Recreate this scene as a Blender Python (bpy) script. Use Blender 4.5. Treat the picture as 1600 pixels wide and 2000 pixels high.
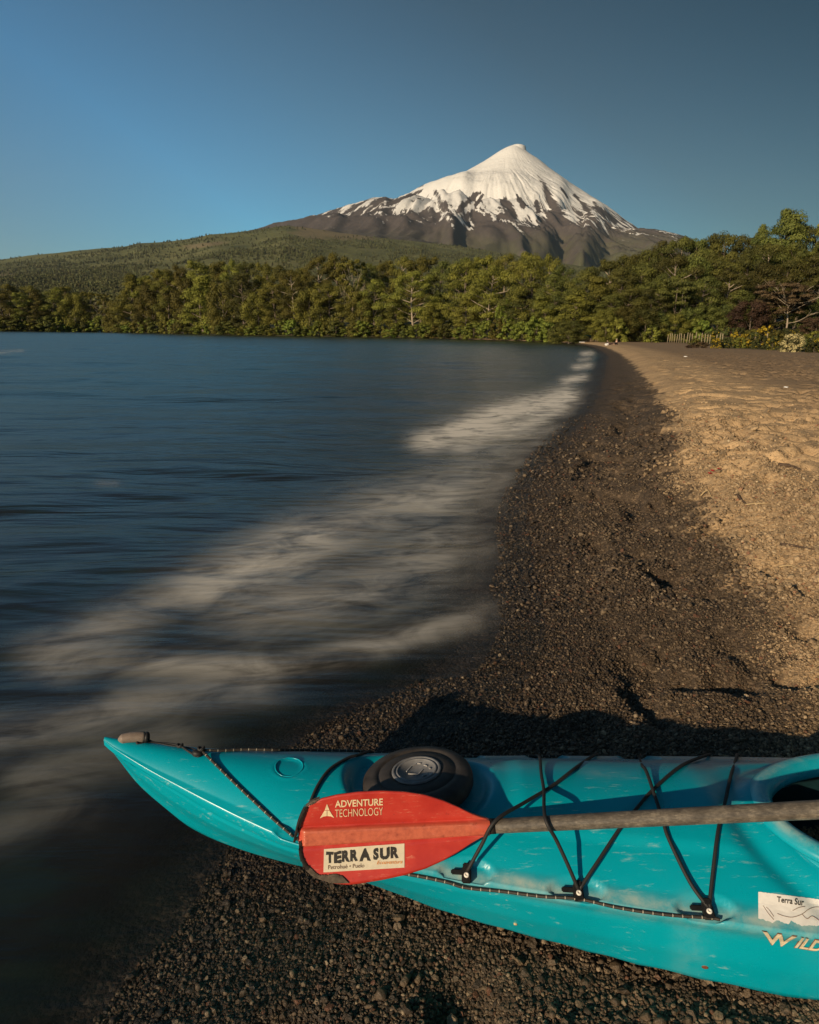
import bpy, bmesh, math, random
import numpy as np
from mathutils import Vector, Matrix, Quaternion
from mathutils.bvhtree import BVHTree

for _o in list(bpy.data.objects):
    bpy.data.objects.remove(_o)
SC = bpy.context.scene
COL = SC.collection
rng = np.random.default_rng(7)
random.seed(7)

# ------------------------------------------------------------------ camera
F = 1333.33                      # focal length in pixels of the 1600 x 2000 photograph (24 mm on 36 mm)
CAM_H = 1.40                     # metres above the lake
PITCH = math.atan(350 / F)
ROLL = 0.0115
_fw = np.array([0, math.cos(PITCH), -math.sin(PITCH)])
_r0 = np.array([1.0, 0, 0]); _u0 = np.array([0, math.sin(PITCH), math.cos(PITCH)])
_R = _r0 * math.cos(ROLL) + _u0 * math.sin(ROLL)
_U = -_r0 * math.sin(ROLL) + _u0 * math.cos(ROLL)
CAM = np.array([0, 0, CAM_H])
cam_data = bpy.data.cameras.new('camera')
cam_data.sensor_fit = 'VERTICAL'; cam_data.sensor_height = 36.0; cam_data.lens = 24.0
cam_data.clip_start = 0.05; cam_data.clip_end = 60000
camera = bpy.data.objects.new('camera', cam_data)
COL.objects.link(camera)
camera.matrix_world = Matrix(((_R[0], _U[0], -_fw[0], 0), (_R[1], _U[1], -_fw[1], 0), (_R[2], _U[2], -_fw[2], CAM_H), (0, 0, 0, 1)))
SC.camera = camera

# ------------------------------------------------------------------ sun, sky, exposure
SUN_AZ, SUN_EL = math.radians(41), math.radians(18.5)      # travel direction: AZ to the right of straight ahead
to_sun = Vector((-math.sin(SUN_AZ) * math.cos(SUN_EL), -math.cos(SUN_AZ) * math.cos(SUN_EL), math.sin(SUN_EL)))
sun_data = bpy.data.lights.new('sun', 'SUN')
sun_data.energy = 5.0; sun_data.angle = math.radians(0.55); sun_data.color = (1.0, 0.78, 0.52)
sun = bpy.data.objects.new('sun', sun_data); COL.objects.link(sun)
sun.rotation_euler = to_sun.to_track_quat('Z', 'Y').to_euler()

world = bpy.data.worlds.new('World'); SC.world = world
world.use_nodes = True
wt = world.node_tree; wt.nodes.clear()
w_out = wt.nodes.new('ShaderNodeOutputWorld'); w_bg = wt.nodes.new('ShaderNodeBackground')
w_sky = wt.nodes.new('ShaderNodeTexSky'); w_sky.sky_type = 'NISHITA'; w_sky.sun_disc = False
w_sky.sun_elevation = SUN_EL; w_sky.sun_rotation = math.pi + SUN_AZ
w_sky.air_density = 1.0; w_sky.dust_density = 0.15; w_sky.ozone_density = 3.0
w_geo = wt.nodes.new('ShaderNodeTexCoord')
w_dot = wt.nodes.new('ShaderNodeVectorMath'); w_dot.operation = 'DOT_PRODUCT'
w_dot.inputs[1].default_value = (-0.80, -0.10, -1.20)        # towards the sun's side of the sky
w_map = wt.nodes.new('ShaderNodeMapRange'); w_map.inputs['From Min'].default_value = -0.85; w_map.inputs['From Max'].default_value = 0.20
w_mix = wt.nodes.new('ShaderNodeValToRGB')
for _k, (_p, _c) in enumerate([(0.0, (0.085, 0.19, 0.19)), (0.25, (0.29, 0.39, 0.36)), (0.50, (0.45, 0.70, 0.70)), (0.72, (0.48, 0.95, 1.06)), (1.0, (0.58, 0.76, 0.79))]):
    _e = w_mix.color_ramp.elements[_k] if _k < 2 else w_mix.color_ramp.elements.new(_p)
    _e.position = _p; _e.color = (*_c, 1)
w_mul = wt.nodes.new('ShaderNodeMix'); w_mul.data_type = 'RGBA'; w_mul.blend_type = 'MULTIPLY'; w_mul.inputs['Factor'].default_value = 1
wt.links.new(w_geo.outputs['Generated'], w_dot.inputs[0])
wt.links.new(w_dot.outputs['Value'], w_map.inputs['Value'])
wt.links.new(w_map.outputs['Result'], w_mix.inputs[0])
wt.links.new(w_sky.outputs[0], w_mul.inputs['A']); wt.links.new(w_mix.outputs[0], w_mul.inputs['B'])
wt.links.new(w_mul.outputs['Result'], w_bg.inputs['Color'])
w_bg.inputs['Strength'].default_value = 0.09
wt.links.new(w_bg.outputs[0], w_out.inputs[0])

SC.view_settings.view_transform = 'Standard'; SC.view_settings.look = 'None'
SC.view_settings.gamma = 1; SC.view_settings.use_curve_mapping = False
SC.view_settings.exposure = 0.18
SC.render.engine = 'CYCLES'
SC.cycles.use_denoising = True
SC.cycles.max_bounces = 8; SC.cycles.transparent_max_bounces = 12
SC.cycles.volume_bounces = 0

# ------------------------------------------------------------------ helpers
def ray(px, py):
    return _fw + _R * ((px - 800) / F) + _U * ((1000 - py) / F)
def at_z(px, py, z):
    d = ray(px, py); return CAM + d * ((z - CAM_H) / d[2])
def at_y(px, py, y):
    d = ray(px, py); return CAM + d * (y / d[1])
def at_t(px, py, t):
    return CAM + ray(px, py) * t

def hash2(ix, iy, seed):
    n = (ix.astype(np.int64) * 374761393 + iy.astype(np.int64) * 668265263 + seed * 1274126177) & 0x7fffffff
    n = (n ^ (n >> 13)) * 1274126177 & 0x7fffffff
    n = (n ^ (n >> 16)) & 0x7fffffff
    return n / 0x7fffffff
def vnoise(x, y, seed=0):
    x = np.asarray(x, float); y = np.asarray(y, float)
    ix = np.floor(x); iy = np.floor(y); fx = x - ix; fy = y - iy
    fx = fx * fx * fx * (fx * (fx * 6 - 15) + 10); fy = fy * fy * fy * (fy * (fy * 6 - 15) + 10)
    a = hash2(ix, iy, seed); b = hash2(ix + 1, iy, seed); c = hash2(ix, iy + 1, seed); d = hash2(ix + 1, iy + 1, seed)
    return (a * (1 - fx) + b * fx) * (1 - fy) + (c * (1 - fx) + d * fx) * fy
def fbm(x, y, oct=4, seed=0, gain=0.5):
    s = 0; a = 1; t = 0
    for i in range(oct):
        s = s + a * vnoise(x * 2 ** i + 17.3 * i, y * 2 ** i - 9.1 * i, seed + i); t += a; a *= gain
    return s / t
def sstep(a, b, x):
    t = np.clip((np.asarray(x, float) - a) / (b - a), 0, 1); return t * t * (3 - 2 * t)

def mesh_np(name, V, faces, mat=None, smooth=False):
    """faces: (N,3) or (N,4) array, or a list of arrays of such"""
    me = bpy.data.meshes.new(name)
    if not isinstance(faces, list): faces = [faces]
    faces = [np.asarray(f, np.int32) for f in faces if len(f)]
    V = np.asarray(V, np.float32)
    me.vertices.add(len(V)); me.vertices.foreach_set('co', V.ravel())
    loops = np.concatenate([f.ravel() for f in faces])
    sizes = np.concatenate([np.full(len(f), f.shape[1], np.int32) for f in faces])
    starts = np.concatenate([[0], np.cumsum(sizes)[:-1]]).astype(np.int32)
    me.loops.add(len(loops)); me.loops.foreach_set('vertex_index', loops)
    me.polygons.add(len(sizes)); me.polygons.foreach_set('loop_start', starts)
    try: me.polygons.foreach_set('loop_total', sizes)
    except Exception: pass
    me.polygons.foreach_set('use_smooth', np.full(len(sizes), bool(smooth)))
    me.update(calc_edges=True); me.validate()
    if mat: me.materials.append(mat)
    return me
def attr(me, name, vals, typ='FLOAT', dom='POINT'):
    a = me.attributes.new(name, typ, dom)
    vals = np.asarray(vals, np.float32)
    if typ == 'FLOAT': a.data.foreach_set('value', vals.ravel())
    elif typ == 'FLOAT_VECTOR': a.data.foreach_set('vector', vals.ravel())
    elif typ == 'FLOAT_COLOR': a.data.foreach_set('color', vals.ravel())
def link(name, me, parent=None, **props):
    o = bpy.data.objects.new(name, me); COL.objects.link(o)
    if parent is not None: o.parent = parent
    for k, v in props.items(): o[k] = v
    return o
def empty(name, loc=(0, 0, 0), rz=0, **props):
    o = bpy.data.objects.new(name, None); COL.objects.link(o)
    o.empty_display_size = 0.1
    o.location = loc; o.rotation_euler = (0, 0, rz)
    for k, v in props.items(): o[k] = v
    return o
def copy_tree(o, parent=None):
    c = o.copy(); COL.objects.link(c)
    if parent is not None: c.parent = parent
    for ch in list(o.children): copy_tree(ch, c)
    return c
def quads_grid(nu, nv, close_v=False):
    i = np.arange(nu - 1)[:, None]; m = nv if close_v else nv - 1
    j = np.arange(m)[None, :]; j2 = (j + 1) % nv
    return np.stack([i * nv + j, i * nv + j2, (i + 1) * nv + j2, (i + 1) * nv + j], -1).reshape(-1, 4)
class MB:
    """collects pieces into one mesh"""
    def __init__(s): s.V = []; s.Q = []; s.T = []; s.n = 0; s.A = {}
    def add(s, V, Q=None, T=None, **a):
        V = np.asarray(V, float)
        if Q is not None and len(Q): s.Q.append(np.asarray(Q) + s.n)
        if T is not None and len(T): s.T.append(np.asarray(T) + s.n)
        for k, v in a.items(): s.A.setdefault(k, []).append(np.broadcast_to(np.asarray(v, float), (len(V),)))
        s.V.append(V); s.n += len(V)
    def mesh(s, name, mat=None, smooth=False):
        f = []
        if s.Q: f.append(np.concatenate(s.Q))
        if s.T: f.append(np.concatenate(s.T))
        me = mesh_np(name, np.concatenate(s.V), f, mat, smooth)
        for k, v in s.A.items(): attr(me, k, np.concatenate(v))
        return me
def tube_np(P, r, n=8, cap=True):
    P = np.asarray(P, float); m = len(P); r = np.broadcast_to(np.asarray(r, float), (m,))
    T = np.gradient(P, axis=0); T /= np.linalg.norm(T, axis=1)[:, None] + 1e-12
    up = np.array([0, 0, 1.0]) if abs(T[0, 2]) < 0.9 else np.array([1.0, 0, 0])
    V = []; N = np.cross(T[0], up); N /= np.linalg.norm(N)
    for i in range(m):
        N = N - T[i] * (N @ T[i]); N /= np.linalg.norm(N) + 1e-12
        B = np.cross(T[i], N)
        a = np.arange(n) * 2 * math.pi / n
        V.append(P[i] + r[i] * (np.cos(a)[:, None] * N + np.sin(a)[:, None] * B))
    V = np.concatenate(V); Q = quads_grid(m, n, True)
    if cap:
        V = np.concatenate([V, P[:1], P[-1:]]); k = m * n
        j = np.arange(n); j2 = (j + 1) % n
        T3 = np.concatenate([np.stack([np.full(n, k), j2, j], 1), np.stack([np.full(n, k + 1), (m - 1) * n + j, (m - 1) * n + j2], 1)])
    else: T3 = np.zeros((0, 3), int)
    return V, Q, T3
def spline(P, n=8):
    P = np.asarray(P, float); out = []
    Q = np.concatenate([[2 * P[0] - P[1]], P, [2 * P[-1] - P[-2]]])
    for i in range(1, len(Q) - 2):
        for k in range(n):
            t = k / n
            out.append(0.5 * ((2 * Q[i]) + (-Q[i - 1] + Q[i + 1]) * t + (2 * Q[i - 1] - 5 * Q[i] + 4 * Q[i + 1] - Q[i + 2]) * t * t + (-Q[i - 1] + 3 * Q[i] - 3 * Q[i + 1] + Q[i + 2]) * t ** 3))
    out.append(P[-1]); return np.array(out)
def box_np(c, s, rz=0):
    x = np.array([[-1, -1, -1], [1, -1, -1], [1, 1, -1], [-1, 1, -1], [-1, -1, 1], [1, -1, 1], [1, 1, 1], [-1, 1, 1]], float) * np.asarray(s) / 2
    R = np.array([[math.cos(rz), -math.sin(rz), 0], [math.sin(rz), math.cos(rz), 0], [0, 0, 1]])
    return x @ R.T + np.asarray(c), np.array([[0, 3, 2, 1], [4, 5, 6, 7], [0, 1, 5, 4], [1, 2, 6, 5], [2, 3, 7, 6], [3, 0, 4, 7]])
def tube_obj(name, P, r, mat, parent=None, n=8, smooth=True, **props):
    V, Q, T = tube_np(P, r, n)
    me = mesh_np(name, V, [Q, T], mat, smooth)
    d = np.concatenate([[0], np.cumsum(np.linalg.norm(np.diff(np.asarray(P), axis=0), axis=1))])
    attr(me, 'run', np.concatenate([np.repeat(d, n), [d[0], d[-1]]]))
    return link(name, me, parent, **props)

# ------------------------------------------------------------------ materials
def L(nt, a, b): nt.links.new(a, b)
def new_mat(name):
    m = bpy.data.materials.new(name); m.use_nodes = True
    nt = m.node_tree; b = nt.nodes['Principled BSDF']; return m, nt, b
def noise(nt, scale, detail=3, rough=0.55, vec=None, dist=0.0):
    n = nt.nodes.new('ShaderNodeTexNoise'); n.inputs['Scale'].default_value = scale; n.inputs['Detail'].default_value = detail
    n.inputs['Roughness'].default_value = rough; n.inputs['Distortion'].default_value = dist
    if vec is not None: L(nt, vec, n.inputs['Vector'])
    return n
def ramp(nt, fac, stops, interp='LINEAR'):
    r = nt.nodes.new('ShaderNodeValToRGB'); r.color_ramp.interpolation = interp
    el = r.color_ramp.elements
    while len(el) < len(stops): el.new(0.5)
    for e, (p, c) in zip(el, stops): e.position = p; e.color = (*c, 1) if len(c) == 3 else c
    L(nt, fac, r.inputs[0]); return r
def mixc(nt, fac, a, b, typ='MIX'):
    m = nt.nodes.new('ShaderNodeMix'); m.data_type = 'RGBA'; m.blend_type = typ
    for s, v in (('Factor', fac), ('A', a), ('B', b)):
        if hasattr(v, 'is_output') or isinstance(v, bpy.types.NodeSocket): L(nt, v, m.inputs[s])
        elif s == 'Factor': m.inputs[s].default_value = v
        else: m.inputs[s].default_value = (*v, 1) if len(v) == 3 else v
    return m.outputs['Result']
def math_n(nt, op, a, b=None, c=None, clamp=False):
    m = nt.nodes.new('ShaderNodeMath'); m.operation = op; m.use_clamp = clamp
    for i, v in enumerate((a, b, c)):
        if v is None: continue
        if isinstance(v, bpy.types.NodeSocket): L(nt, v, m.inputs[i])
        else: m.inputs[i].default_value = v
    return m.outputs[0]
def mrange(nt, v, a, b, c=0.0, d=1.0, smooth=True):
    m = nt.nodes.new('ShaderNodeMapRange'); m.interpolation_type = 'SMOOTHSTEP' if smooth else 'LINEAR'
    L(nt, v, m.inputs['Value'])
    for k, x in (('From Min', a), ('From Max', b), ('To Min', c), ('To Max', d)): m.inputs[k].default_value = x
    return m.outputs['Result']
def attr_n(nt, name, typ='GEOMETRY'):
    a = nt.nodes.new('ShaderNodeAttribute'); a.attribute_name = name; a.attribute_type = typ; return a
def bump(nt, h, strength, dist, normal=None):
    b = nt.nodes.new('ShaderNodeBump'); b.inputs['Strength'].default_value = strength; b.inputs['Distance'].default_value = dist
    L(nt, h, b.inputs['Height'])
    if normal is not None: L(nt, normal, b.inputs['Normal'])
    return b.outputs[0]
def pos_vec(nt, scale=(1, 1, 1), obj=True):
    t = nt.nodes.new('ShaderNodeTexCoord'); m = nt.nodes.new('ShaderNodeMapping'); m.inputs['Scale'].default_value = scale
    L(nt, t.outputs['Object'], m.inputs['Vector']); return m.outputs[0]
def plain(name, col, rough=0.6, spec=0.4, var=0.25, vscale=30.0, bmp=0.0):
    m, nt, b = new_mat(name)
    v = pos_vec(nt); n = noise(nt, vscale, 4, 0.6, v)
    c = ramp(nt, n.outputs['Fac'], [(0.3, tuple(x * (1 - var) for x in col)), (0.7, tuple(min(1, x * (1 + var)) for x in col))])
    L(nt, c.outputs[0], b.inputs['Base Color']); b.inputs['Roughness'].default_value = rough; b.inputs['Specular IOR Level'].default_value = spec
    if bmp: L(nt, bump(nt, n.outputs['Fac'], bmp, 0.01), b.inputs['Normal'])
    return m
KX, KY, KT = -0.735, 1.465, math.atan(-0.058)      # kayak bow and heading
# ================================================================== SHORE AND GROUND
SHORE_PX = [(310, 2000), (400, 1900), (470, 1790), (520, 1690), (590, 1560), (650, 1460), (760, 1400), (880, 1340), (945, 1270), (965, 1200),
            (948, 1150), (965, 1090), (960, 1030), (985, 950), (1040, 880), (1100, 825), (1140, 780), (1160, 740), (1172, 710), (1172, 690),
            (1140, 675), (1080, 669), (1040, 667.5), (900, 663), (850, 661.5), (700, 659), (600, 657.5), (500, 656), (400, 653.5), (300, 651),
            (200, 649), (100, 648), (0, 647)]
_sp = [at_z(a, b, 0)[:2] for a, b in SHORE_PX]
_near = spline([(-6, -60), (-3.0, -20), (-1.4, -5), (-0.75, 0)] + [tuple(p) for p in _sp[:16]], 5)
_far = spline([tuple(p) for p in _sp[15:]] + [(-230, 322), (-330, 345), (-600, 420), (-1500, 445)], 5)
SHORE = np.concatenate([[(-200, -12000), (-60, -400), (-15, -150)], _near, _far[1:], [(-6000, 445), (-13000, 445)]])
LAND = np.concatenate([SHORE, [(-13000, 13000), (13000, 13000), (13000, -13000), (-200, -13000)]])
def inside(P, poly):
    x, y = P[:, 0], P[:, 1]; c = np.zeros(len(P), bool); j = len(poly) - 1
    for i in range(len(poly)):
        xi, yi = poly[i]; xj, yj = poly[j]
        if yi != yj:
            c ^= ((yi > y) != (yj > y)) & (x < (xj - xi) * (y - yi) / (yj - yi) + xi)
        j = i
    return c
def shore_dist(x, y):
    """signed distance to the waterline, positive on land"""
    P = np.stack([np.ravel(x), np.ravel(y)], 1).astype(np.float64)
    d2 = np.full(len(P), 1e18)
    for a, b in zip(SHORE[:-1], SHORE[1:]):
        v = b - a; q = P - a
        t = np.clip((q @ v) / (v @ v), 0, 1)
        e = q - t[:, None] * v
        d2 = np.minimum(d2, e[:, 0] ** 2 + e[:, 1] ** 2)
    s = np.sqrt(d2); s[~inside(P, LAND)] *= -1
    return s.reshape(np.shape(x))
def back_line(y):
    return np.interp(y, [-50, 20, 47, 58, 70, 110, 135, 150], [24, 25, 27.0, 26.0, 30, 40, 42, 44])
def ground_z(x, y, s):
    lakebed = -np.minimum(0.10 * -s + 0.012 * s * s, 9.0)
    z = 0.038 * np.clip(s, 0, 1.5) + 0.02 * sstep(0.0, 0.5, s) + 0.25 * sstep(1.0, 2.3, s) + 0.11 * sstep(2.4, 8, s)
    b = x - back_line(y)
    hill = (9.0 * sstep(2, 75, b) + 10 * sstep(25, 160, b)) * sstep(35, 85, y)
    wood = 5.0 * sstep(6, 70, s) * sstep(118, 160, y + 0.1 * np.abs(x))
    roll = (fbm(x * 0.05, y * 0.05, 3, 5) - 0.5) * 2 * sstep(10, 60, s)
    z = z + np.maximum(hill, 0) + wood * (1 - sstep(0, 40, b)) + roll * sstep(60, 140, y)
    return np.where(s < 0, lakebed, z)
def dry_s(y, s):
    '''shore distance shifted so that the dark wash always ends at 1.3 (the swash reaches further up in places)'''
    return s + (1.3 - np.interp(y, [0, 3.5, 5.5, 8.5, 13, 30, 45, 70], [1.30, 1.34, 1.62, 1.74, 1.56, 1.50, 1.28, 1.33])) * sstep(0.5, 1.1, s)
def relief(x, y, s):
    near = 1 - sstep(14, 30, np.hypot(x, y))
    a = fbm(x * 1.1, y * 1.1, 3, 11) - 0.5
    h = 0.05 * a * sstep(0.3, 1.0, s)
    rid = fbm(x * 3.4 + 0.8 * a, y * 2.3, 3, 21)
    scuff = -0.062 * sstep(0.50, 0.66, rid) + 0.025 * sstep(0.52, 0.35, rid)
    band = sstep(0.45, 0.75, s) * (1 - sstep(1.5, 2.0, s))
    h = h + scuff * band * near
    soft = fbm(x * 1.7, y * 1.2, 3, 31) - 0.5
    h = h + 0.06 * soft * sstep(1.5, 2.5, s) * (1 - 0.6 * sstep(10, 30, y))
    h = h + 0.022 * (fbm(x * 5.5, y * 5.5, 2, 41) - 0.5) * sstep(0.2, 0.6, s) * near
    ku = (x - KX) * math.cos(KT) + (y - KY) * math.sin(KT); kv = -(x - KX) * math.sin(KT) + (y - KY) * math.cos(KT)
    h = h - 0.004 * (1 - sstep(0.24, 0.40, np.abs(kv + 0.02))) * sstep(0.3, 0.8, ku) * (1 - sstep(4.2, 4.6, ku))
    h = h * (1 - 0.75 * (1 - sstep(0.30, 0.55, np.abs(kv + 0.02))) * sstep(0.2, 0.6, ku) * (1 - sstep(4.2, 4.8, ku)))
    # added hollows and mounds that shade the gravel left of the hull's flank
    for cx, cy, rx, ry, dp in ((0.13, 1.08, 0.075, 0.13, 0.042), (-0.24, 1.05, 0.08, 0.06, 0.025)):
        q = ((x - cx) / rx) ** 2 + ((y - cy) / ry) ** 2
        h = h - dp * np.exp(-q * q) + 0.5 * dp * np.exp(-(((x - cx + rx * 1.0) / (0.7 * rx)) ** 2 + ((y - cy + ry * 1.1) / (0.9 * ry)) ** 2))
    return h

R_DENSE = math.radians(41)
th = np.concatenate([np.linspace(-math.pi, -R_DENSE, 60)[:-1], np.linspace(-R_DENSE, R_DENSE, 480), np.linspace(R_DENSE, math.pi, 60)[1:]])
rr = np.concatenate([[0.02], np.geomspace(0.35, 5, 200)[:-1], np.geomspace(5, 48, 600)[:-1], np.geomspace(48, 900, 90), np.geomspace(1000, 12000, 12)])
Rg, Tg = np.meshgrid(rr, th, indexing='ij')
gx, gy = Rg * np.sin(Tg), Rg * np.cos(Tg)
gs = shore_dist(gx, gy)
gz = ground_z(gx, gy, gs) + relief(gx, gy, gs)
# footprints on the dry beach
foot = []
for _ in range(15000):
    y = math.exp(random.uniform(math.log(3.0), math.log(75))); x = random.uniform(-0.25, 0.66) * y
    foot.append((x, y))
for _ in range(5200):
    y = random.uniform(9, 62) ** 1.0; x = random.uniform(0.10, 0.62) * y
    foot.append((x, y))
foot = np.array(foot); fs = shore_dist(foot[:, 0], foot[:, 1])
fden = vnoise(foot[:, 0] * 0.35, foot[:, 1] * 0.25, 77)
track = 0.25 + 0.75 * sstep(3.2, 5.0, fs)
keep = (fs > 1.9) & (foot[:, 0] < back_line(foot[:, 1]) - 0.5) & (rng.random(len(foot)) < track * sstep(0.15, 0.6, fden) * np.clip(foot[:, 1] / 10, 0.13, 1))
for (fx, fy) in foot[keep]:
    R0 = math.hypot(fx, fy); T0 = math.atan2(fx, fy)
    sz = random.uniform(0.75, 1.25); ang = random.choice([0.2, 0.5, 1.2, -0.3, random.uniform(0, 3.1)])
    i0, i1 = np.searchsorted(rr, [R0 - 0.4, R0 + 0.4]); j0, j1 = np.searchsorted(th, [T0 - 0.4 / R0, T0 + 0.4 / R0])
    if i1 - i0 < 2 or j1 - j0 < 2: continue
    X = gx[i0:i1, j0:j1] - fx; Y = gy[i0:i1, j0:j1] - fy
    a = (X * math.cos(ang) + Y * math.sin(ang)) / (0.085 * sz); b = (-X * math.sin(ang) + Y * math.cos(ang)) / (0.15 * sz)
    q = np.sqrt(a * a + b * b)
    gz[i0:i1, j0:j1] += -0.06 * sz * np.exp(-q ** 3) + 0.008 * sz * np.exp(-((q - 1.45) / 0.4) ** 2)
gV = np.stack([gx, gy, gz], -1).reshape(-1, 3)
def GZ(x, y):
    x = np.asarray(x, float); y = np.asarray(y, float); s = shore_dist(x, y)
    return ground_z(x, y, s) + relief(x, y, s)
def ground_lookup(x, y):
    """height of the built sheet (with footprints) by bilinear lookup"""
    R0 = np.hypot(x, y); T0 = np.arctan2(x, y)
    i = np.clip(np.searchsorted(rr, R0) - 1, 0, len(rr) - 2); j = np.clip(np.searchsorted(th, T0) - 1, 0, len(th) - 2)
    a = np.clip((R0 - rr[i]) / (rr[i + 1] - rr[i]), 0, 1); b = np.clip((T0 - th[j]) / (th[j + 1] - th[j]), 0, 1)
    return (gz[i, j] * (1 - a) + gz[i + 1, j] * a) * (1 - b) + (gz[i, j + 1] * (1 - a) + gz[i + 1, j + 1] * a) * b

def gravel_mat():
    m, nt, b = new_mat('beach_gravel')
    tc = nt.nodes.new('ShaderNodeTexCoord'); P = tc.outputs['Object']
    s = attr_n(nt, 'shore').outputs['Fac']
    veg = attr_n(nt, 'veg').outputs['Fac']
    n1 = noise(nt, 1.1, 5, 0.65, P); n2 = noise(nt, 7, 4, 0.6, P)
    wob = math_n(nt, 'ADD', math_n(nt, 'MULTIPLY', math_n(nt, 'SUBTRACT', n1.outputs['Fac'], 0.5), 0.9), math_n(nt, 'MULTIPLY', math_n(nt, 'SUBTRACT', n2.outputs['Fac'], 0.5), 0.7))
    ss = math_n(nt, 'ADD', s, wob)
    dry = mrange(nt, ss, 1.20, 1.40)
    damp = mrange(nt, ss, -0.1, 0.7)
    grain = nt.nodes.new('ShaderNodeTexVoronoi'); grain.inputs['Scale'].default_value = 70; L(nt, P, grain.inputs['Vector'])
    grain2 = nt.nodes.new('ShaderNodeTexVoronoi'); grain2.inputs['Scale'].default_value = 24; L(nt, P, grain2.inputs['Vector'])
    gcol = math_n(nt, 'ADD', math_n(nt, 'MULTIPLY', grain.outputs['Color'], 0.5), math_n(nt, 'MULTIPLY', grain2.outputs['Color'], 0.5))
    wetc = ramp(nt, gcol, [(0.2, (0.014, 0.011, 0.009)), (0.6, (0.038, 0.028, 0.021)), (0.95, (0.10, 0.075, 0.055))])
    dampc = ramp(nt, gcol, [(0.15, (0.035, 0.025, 0.017)), (0.6, (0.085, 0.06, 0.038)), (0.95, (0.20, 0.14, 0.09))])
    big = noise(nt, 0.5, 5, 0.6, P)
    dryc = mixc(nt, mrange(nt, big.outputs['Fac'], 0.35, 0.65), (0.44, 0.30, 0.165), (0.54, 0.37, 0.20))
    dryc = mixc(nt, math_n(nt, 'MULTIPLY', mrange(nt, gcol, 0.25, 0.9), 0.45), dryc, (0.12, 0.08, 0.05))
    # the flat behind the berm is painted greyer and darker for shaded footprints
    flat = mrange(nt, ss, 2.7, 4.8)
    dryc = mixc(nt, flat, dryc, mixc(nt, mrange(nt, n2.outputs['Fac'], 0.35, 0.7), (0.20, 0.137, 0.080), (0.28, 0.192, 0.112)))
    c = mixc(nt, damp, wetc.outputs[0], dampc.outputs[0]); c = mixc(nt, dry, c, dryc)
    soil = mixc(nt, n2.outputs['Fac'], (0.05, 0.045, 0.018), (0.09, 0.085, 0.03))
    c = mixc(nt, veg, c, soil)
    L(nt, c, b.inputs['Base Color'])
    L(nt, mrange(nt, damp, 0, 1, 0.45, 0.85, False), b.inputs['Roughness']); b.inputs['Specular IOR Level'].default_value = 0.3
    fine = noise(nt, 55, 3, 0.7, P)
    h = math_n(nt, 'ADD', math_n(nt, 'MULTIPLY', grain.outputs['Distance'], -0.5), fine.outputs['Fac'])
    nb = bump(nt, h, 0.7, 0.012)
    nb = bump(nt, noise(nt, 9, 4, 0.65, P).outputs['Fac'], 0.35, 0.05, nb)
    L(nt, nb, b.inputs['Normal'])
    return m
M_GRAVEL = gravel_mat()
g_me = mesh_np('ground', gV, quads_grid(len(rr), len(th)), M_GRAVEL, True)
attr(g_me, 'shore', np.clip(dry_s(gy, gs), -50, 500).ravel())
_bveg = np.maximum(sstep(-1.0, 2.5, gx - back_line(gy) + 1.5 * (fbm(gx * 0.4, gy * 0.4, 3, 55) - 0.5)) * sstep(20, 40, gy), sstep(2.0, 6, gs) * sstep(120, 150, gy) * (1 - sstep(20, 26, gx)))
attr(g_me, 'veg', np.clip(np.maximum(_bveg, sstep(160, 200, gy)), 0, 1).ravel())
ground = link('ground', g_me, kind='structure')

# ------------------------------------------------------------------ lake
wr = np.concatenate([np.geomspace(0.5, 520, 420), [700, 1000, 2000, 5000, 11900]])
wth = np.concatenate([np.linspace(-math.pi, -R_DENSE, 40)[:-1], np.linspace(-R_DENSE, R_DENSE, 420), np.linspace(R_DENSE, math.pi, 30)[1:]])
Rw, Tw = np.meshgrid(wr, wth, indexing='ij')
wx, wy = Rw * np.sin(Tw), Rw * np.cos(Tw)
ws = shore_dist(wx, wy)
wg = ground_lookup(wx.ravel(), wy.ravel()).reshape(wx.shape)
swell = (fbm(wx * 0.14, wy * 0.45, 3, 61) - 0.5) * 0.22 * sstep(2, 9, -ws) + (fbm(wx * 0.5, wy * 1.1, 3, 62) - 0.5) * 0.10 * sstep(0.8, 3, -ws)
swell *= 1 - 0.5 * sstep(60, 200, Rw)
wz = np.maximum(swell, np.where(ws > -0.8, wg + 0.009, -1))
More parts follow.
